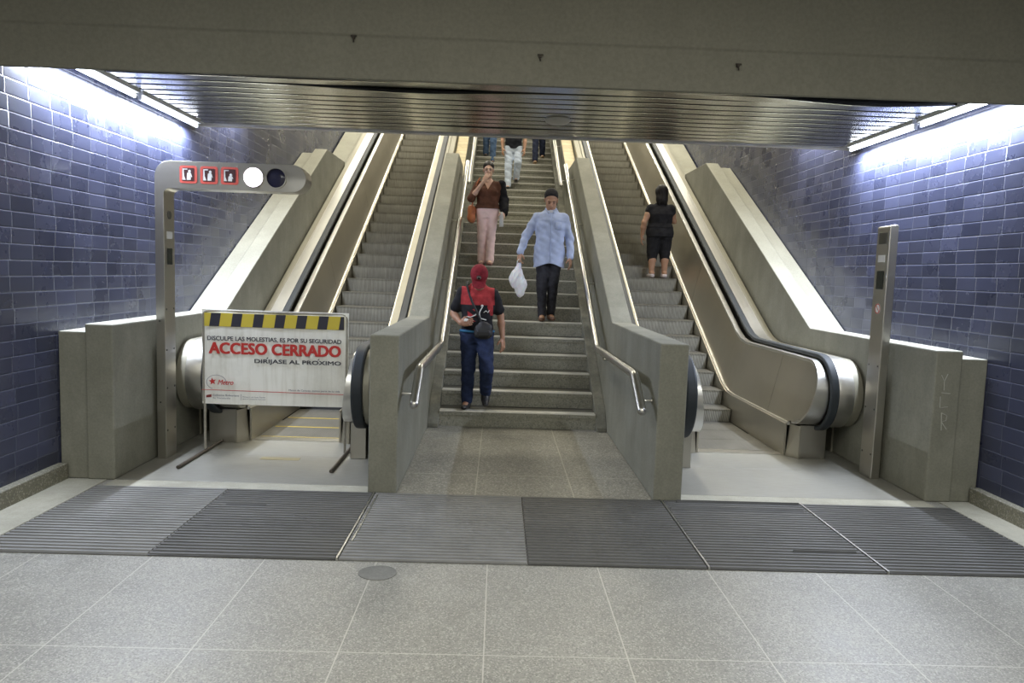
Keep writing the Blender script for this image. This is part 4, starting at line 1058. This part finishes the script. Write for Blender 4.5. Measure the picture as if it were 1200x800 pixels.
# ---- woman in pink trousers ----------------------------------------------------------------------
bx,by,bz=CX-.455,11.08,1.803
J=dict(neck=(0,-.01,1.285),head=(.0,-.03,1.415),
  sh=[(-.150,0,1.195),(.150,0,1.195)],el=[(-.245,-.10,.985),(.225,.05,.97)],wr=[(-.070,-.215,1.225),(.235,-.08,.80)],
  hip=[(-.080,0,.79),(.080,0,.79)],kn=[(-.075,-.03,.43),(.065,-.045,.43)],an=[(-.065,.0,.08),(.055,-.10,.085)],toe=[(-.075,-.13,.032),(.060,-.235,.032)])
T2=std_torso(.83,.93,1.09,1.23,.165,.140,.150,.168,.108,belly=.02)
w1,Tw=figure('person',(bx,by,bz),'person in a brown top and pale pink trousers holding one hand to the mouth',J,SKB,.0055,
   hands=[(((-.070,-.215,1.225),(.50,.12,.80),(.8,0,-.5),(.1,1,.2)),dict(curl=.18,sc=.92)),(((.235,-.08,.80),(-.05,-.55,-.85),(-.7,-.3,.5),(-.8,.3,-.3)),dict(curl=.7,sc=.92))],torso=T2,prof='f',head_sc=1.03,pit=.05,armr=.9)
brn=cloth('brown_knit',(.125,.055,.035),.2)
P=[loft([(.82,0,.01,.178,.128)]+[q for q in T2 if q[0]>.84],.03,grow=.022)]
for s in (-1,1): P.append(cap((0,0,1.215),(s*.14,0,1.195),.056,.056,.05)); P.append(ell((s*.072,-.105,1.10),(.062,.048,.058),.03))
P+=sleeve(J,0,1.15,.062,.056,.050)+sleeve(J,1,1.3,.062,.056,.046)
topc=sdf_mesh(P,.006,'top',brn,fn=folds(.0015,4),parent=w1,clip=lambda X,Y,Z:np.maximum(.85-Z,np.minimum(-(Y+.03),(Z-1.14)-np.abs(X)*1.7) if False else np.where(Y<.0,np.minimum((Z-1.125)-np.abs(X)*1.9,.05),np.minimum(.07-np.sqrt(X**2+(Z-1.31)**2),.05))))
trousers(J,T2,.90,.98,cloth('pale_pink_cloth',(.92,.70,.72),.05),parent=w1,seed=7,flare=.012,amp=.002,legr=.86,grow=.010)
for i in (0,1): shoe(J,i,mat('pink_brown_shoe_%d'%i,(.28,.14,.12),.5),w1,low=True)
sdf_mesh([ell(Tw(0,.022,.052),(.085,.102,.090),rot=.05),ell(Tw(0,.10,.03),(.045,.04,.045),.03)],.005,'hair',MH['hair'],parent=w1,
   clip=lambda X,Y,Z:-np.minimum((Z-Tw(0,0,-.02)[2])+1.0*(Y+.02)*0+.9*(Y-Tw(0,0,0)[1]), (Y-Tw(0,-.075,.07)[1])+(Z-Tw(0,-.075,.07)[2])*.8+.015))
face_parts(w1,Tw,.95,MH)
# spectacles
b=MB()
for s in (-1,1): b.tube([tuple(Tw(s*.030+.019*math.cos(t),-.105,.003+.015*math.sin(t))) for t in np.linspace(0,2*PI,17)],.0022,6,cap=False)
b.tube([tuple(Tw(-.011,-.105,.006)),tuple(Tw(.011,-.105,.006))],.002,6)
for s in (-1,1): b.tube([tuple(Tw(s*.049,-.103,.005)),tuple(Tw(s*.076,.0,.008))],.002,6)
loc_build(b,'glasses',mat('thin_metal_frame',(.5,.5,.5),.3,.8),w1)
org=mat('tan_orange_leather',(.46,.15,.06),.42)
hb=empty('handbag',(bx-.235,by-.02,bz+.64),'orange-brown leather shoulder bag at the side of the person in the brown top','bag')
sdf_mesh([ell((0,0,.13),(.060,.13,.12),.05),cap((0,-.09,.05),(0,.09,.05),.055,.055,.04),cap((0,-.04,.20),(0,.04,.20),.045,.045,.06)],.006,'bag_body',org,fn=folds(.0025,3),parent=hb)
b=MB(); b.tube([(bx-.235,by-.07,bz+.83),(bx-.215,by-.07,bz+1.05),(bx-.150,by-.065,bz+1.26),(bx-.125,by+.0,bz+1.305),(bx-.150,by+.07,bz+1.25),(bx-.215,by+.06,bz+1.05),(bx-.235,by+.05,bz+.83)],.009,8); b.build('strap',org,hb,smooth=True)
jb=cloth('black_jacket',(.014,.014,.017),.3)
jk=sdf_mesh([cap((.195,.01,1.22),(.235,.04,.98),.068,.070,.03),cap((.235,.04,.98),(.245,-.05,.84),.072,.062,.03),cap((.26,.03,.98),(.27,.03,.80),.050,.045,.04)],.006,'jacket',jb,fn=folds(.003,6))
jk.location=(bx,by,bz); tag(jk,'black jacket draped over the arm of the person in pink trousers','jacket')
wb2=empty('water_bottle',(bx+.215,by-.20,bz+.58),'small clear and white bottle held low by the person in pink trousers','bottle')
b=MB(); cx_,cy_,cz_=bx+.215,by-.20,bz+.58
n=20; prof_=[(0.0,0),(.030,.0),(.033,.01),(.033,.10),(.029,.115),(.033,.13),(.031,.155),(.014,.185),(.012,.195)]
vs=[];fs=[]
for r_,z_ in prof_:
    for k in range(n): vs.append((cx_+r_*math.cos(2*PI*k/n),cy_+r_*math.sin(2*PI*k/n),cz_+z_))
for i in range(len(prof_)-1):
    for k in range(n): fs.append((i*n+k,i*n+(k+1)%n,(i+1)*n+(k+1)%n,(i+1)*n+k))
b.add(vs,fs); b.build('bottle_body',mat('clear_plastic',(.75,.78,.80),.15,spec=.6,Transmission_Weight=.5),wb2,smooth=True)
b=MB(); b.tube([(cx_,cy_,cz_+.190),(cx_,cy_,cz_+.212)],.015,14); b.build('bottle_cap',M['white'],wb2,smooth=True)
# ---- woman in black on the right escalator, seen from behind ------------------------------------
bx,by,bz=CX+2.315,11.80,1.708
J=dict(neck=(0,.0,1.20),head=(.0,-.03,1.345),
  sh=[(-.165,0,1.105),(.165,0,1.105)],el=[(-.245,-.10,.92),(.265,.03,.88)],wr=[(-.19,-.30,.95),(.275,-.05,.66)],
  hip=[(-.095,0,.72),(.095,0,.72)],kn=[(-.100,-.02,.40),(.100,-.02,.40)],an=[(-.105,.0,.08),(.105,.0,.08)],toe=[(-.12,-.13,.034),(.12,-.13,.034)])
T3=std_torso(.745,.87,1.01,1.14,.205,.168,.180,.195,.130,belly=.04)
w2,Te=figure('person',(bx,by,bz),'person in black top and knee-length leggings on the right escalator, back turned',J,SKA,.0055,
   hands=[(((-.19,-.30,.95),(.1,-1,.1),(.8,0,.3),(.3,.1,-1)),dict(curl=.4,sc=.92)),(((.275,-.05,.66),(.02,-.12,-1),(-.3,-.9,0),(-1,.1,0)),dict(curl=.35,sc=.92))],torso=T3,prof='f',rotz=PI,head_sc=1.02,legr=1.12,armr=1.08,pit=.1)
blk2=cloth('black_jersey',(.020,.020,.024),.25)
P=[loft([q for q in T3 if q[0]>.74],.03,grow=.020)]
for s in (-1,1): P.append(cap((0,0,1.12),(s*.15,0,1.105),.060,.064,.05))
for i in (0,1): P+=sleeve(J,i,.22,.068,.066,.05)
sdf_mesh(P,.006,'top',blk2,fn=folds(.002,2),parent=w2,clip=lambda X,Y,Z:np.maximum(.80-Z,.062-np.sqrt(X**2+(Y+.01)**2+(Z-1.225)**2)))
P=[]
tr=trousers(J,T3+[(.66,0,.02,.19,.13)],.86,.34,cloth('black_leggings',(.022,.022,.026),.25),name='leggings',parent=w2,seed=9,legr=1.22,grow=.012,amp=.0015)
for i in (0,1):
    so=shoe(J,i,mat('white_sneaker_%d'%i,(.62,.55,.55),.5),w2,name='sneaker')
sdf_mesh([ell(Te(0,.022,.048),(.096,.106,.096),rot=.1),cap(Te(0,.05,.0),Te(0,.065,-.10),.098,.092,.05,fl=((0,1,0),.75)),cap(Te(-.04,.065,-.09),Te(-.050,.07,-.165),.046,.034,.03),cap(Te(.04,.065,-.09),Te(.050,.07,-.160),.046,.034,.03)],.0055,'hair',
   cloth('long_black_hair',(.014,.012,.012),.3,rough=.5,scale=70),fn=lambda X,Y,Z,D:D-.0022*np.sin(X*150+np.sin(Z*30)*1.5),parent=w2,
   clip=lambda X,Y,Z:-np.maximum((Y-Te(0,-.015,0)[1]), (Y-Te(0,-.075,.07)[1])+(Z-Te(0,-.075,.07)[2])*.8+.01))
face_parts(w2,Te,.95,MH)
b=MB(); b.tube([tuple(Te(.078*math.cos(t),.020+.085*math.sin(t),.045)) for t in np.linspace(.4,PI-.4,9)],.006,8); loc_build(b,'hair_band',mat('dark_hair_band',(.03,.03,.05),.4),w2)
# ---- three people higher up, cut off by the ceiling -----------------------------------------------
def upper(loc,lab,J,sk,topm,trm,shm,torso,seed,pit=.2,long=False):
    p,T_=figure('person',loc,lab,J,sk,.008,hands=[((J['wr'][0],(0,-.2,-1),(.3,-.9,0),(1,0,0)),dict(curl=.4)),((J['wr'][1],(0,-.2,-1),(-.3,-.9,0),(-1,0,0)),dict(curl=.4))],torso=torso,pit=pit)
    P=[loft([q for q in torso if q[0]>.86],.03,grow=.018)]
    for s in (-1,1): P.append(cap((0,0,1.37),(s*.165,0,1.345),.062,.062,.05))
    for i in (0,1): P+=sleeve(J,i,.6,.066,.064,.05)
    sdf_mesh(P,.008,'shirt',topm,fn=folds(.0025,seed),parent=p,clip=lambda X,Y,Z:np.maximum(.86-Z,.062-np.sqrt(X**2+(Y+.03)**2+((Z-1.455)*.8)**2)))
    trousers(J,torso,.93,.97,trm,parent=p,seed=seed,H=.007,amp=.003)
    for i in (0,1): shoe(J,i,shm,p,H=.007)
    sdf_mesh([ell(T_(0,.018,.052),(.081,.099,.088),rot=pit)],.007,'hair',MH['hair'],parent=p,clip=lambda X,Y,Z:-((Z-T_(0,0,.012)[2])+.5*(Y-T_(0,0,0)[1])))
    face_parts(p,T_,1,MH)
    return p
def stdJ(kn,an,toe,wr=None):
    return dict(neck=(0,-.01,1.44),head=(0,-.04,1.57),sh=[(-.175,0,1.345),(.175,0,1.345)],el=[(-.235,.03,1.10),(.235,.03,1.10)],wr=wr or [(-.225,-.06,.86),(.225,-.06,.86)],
       hip=[(-.085,0,.86),(.085,0,.86)],kn=kn,an=an,toe=toe)
TU=std_torso(.90,1.02,1.22,1.39,.165,.155,.172,.20,.115,belly=.02)
upper((CX-.03,15.55,3.425),'person in very pale jeans on the upper stairs, head hidden by the ceiling',
   stdJ([(-.095,-.10,.47),(.10,-.12,.58)],[(-.095,-.16,.085),(.075,.04,.265)],[(-.10,-.31,.036),(.075,-.10,.215)]),SKA,cloth('dark_shirt',(.02,.022,.03),.3),
   cloth('pale_denim',(.58,.66,.78),.12),mat('black_leather_shoe',(.015,.015,.017),.35),TU,3)
upper((CX-.55,16.98,4.145),'person in mid-blue jeans on the upper stairs, leftmost of the three up there',
   stdJ([(-.085,-.02,.62),(.075,-.10,.52)],[(-.09,.06,.265),(.07,-.08,.09)],[(-.09,-.08,.215),(.075,-.23,.036)]),SKC,cloth('grey_shirt',(.10,.12,.16),.3),
   cloth('blue_denim',(.09,.15,.26),.3),mat('dark_shoe',(.02,.02,.02),.4),TU,5)
upper((CX+.565,17.0,4.325),'person in dark navy trousers, rightmost on the upper stairs',
   stdJ([(-.080,-.12,.45),(.075,-.05,.47)],[(-.085,-.30,-.08),(.09,.0,.09)],[(-.085,-.44,-.135),(.095,-.15,.036)]),SKC,cloth('navy_shirt',(.03,.035,.06),.3),
   cloth('dark_navy_trousers',(.018,.024,.050),.3),mat('tan_shoe',(.20,.13,.06),.5),TU,8)
# ------------------------------------------------------------------ light
def fixture(x,y,z,sx,sy,power,col,group,lab,m_):
    r=empty('ceiling_light',(x,y,z),lab,'light',group)
    MB().box(x-sx/2-.03,x+sx/2+.03,y-sy/2-.03,y+sy/2+.03,z-.03,z).build('frame',M['white'],r,bevel=.005)
    MB().box(x-sx/2,x+sx/2,y-sy/2,y+sy/2,z-.036,z-.031).build('diffuser',m_,r)
    area((x,y,z-.045),sx,sy,power,col)
for x in (-2.2,.25,2.7):
    for y in (-1.6,1.6):
        fixture(x,y,3.9,1.2,.3,LP['hall'],(1,.95,.83) if x==.25 else (.92,.96,.95),'hall ceiling lights','flush fluorescent fitting in the hall ceiling behind the viewer',M['tube_warm'])
for x in (-2.6,3.1):
    for y in (11.0,14.5,18.0,21.5):
        fixture(x,y,ZT,1.4,.5,LP['well'],(1,.94,.77),'stairwell ceiling lights','flush fitting in the high stairwell ceiling',M['tube_warm'])
for s in (-1,1):   # glow of the wall tubes
    area((CX+s*3.50,6.68,3.12),.04,2.5,LP['tube'],(.78,.85,1))
for s,side in ((-1,'left'),(1,'right')):
    fixture(CX+s*3.40,9.0,3.75,.16,1.2,LP['low'],(.95,.97,1),'stairwell wall lights','tube fitting on the %s stairwell wall just behind the slatted ceiling'%side,M['tube'])
w=bpy.data.worlds.new('world'); bpy.context.scene.world=w; w.use_nodes=True
w.node_tree.nodes['Background'].inputs[0].default_value=(.5,.5,.5,1); w.node_tree.nodes['Background'].inputs[1].default_value=.02
# ------------------------------------------------------------------ camera
cd=bpy.data.cameras.new('camera'); cam=bpy.data.objects.new('camera',cd); C.objects.link(cam)
pch,yaw,rol=.09285,.02073,.03307
Fv=Vector((math.sin(yaw)*math.cos(pch),math.cos(yaw)*math.cos(pch),-math.sin(pch)))
Rv=Vector((math.cos(yaw),-math.sin(yaw),0)); Uv=Rv.cross(Fv)
R2=Rv*math.cos(rol)+Uv*math.sin(rol); U2=-Rv*math.sin(rol)+Uv*math.cos(rol)
mt=Matrix(((R2.x,U2.x,-Fv.x,0),(R2.y,U2.y,-Fv.y,0),(R2.z,U2.z,-Fv.z,1.7),(0,0,0,1)))
cam.matrix_world=mt
cd.sensor_width=36; cd.lens=853.59/1200*36; cd.clip_start=.05; cd.clip_end=100
sc=bpy.context.scene; sc.camera=cam
sc.view_settings.view_transform='Standard'; sc.view_settings.look='None'; sc.view_settings.gamma=1; sc.view_settings.exposure=LP['exp']
sc.view_settings.use_curve_mapping=False
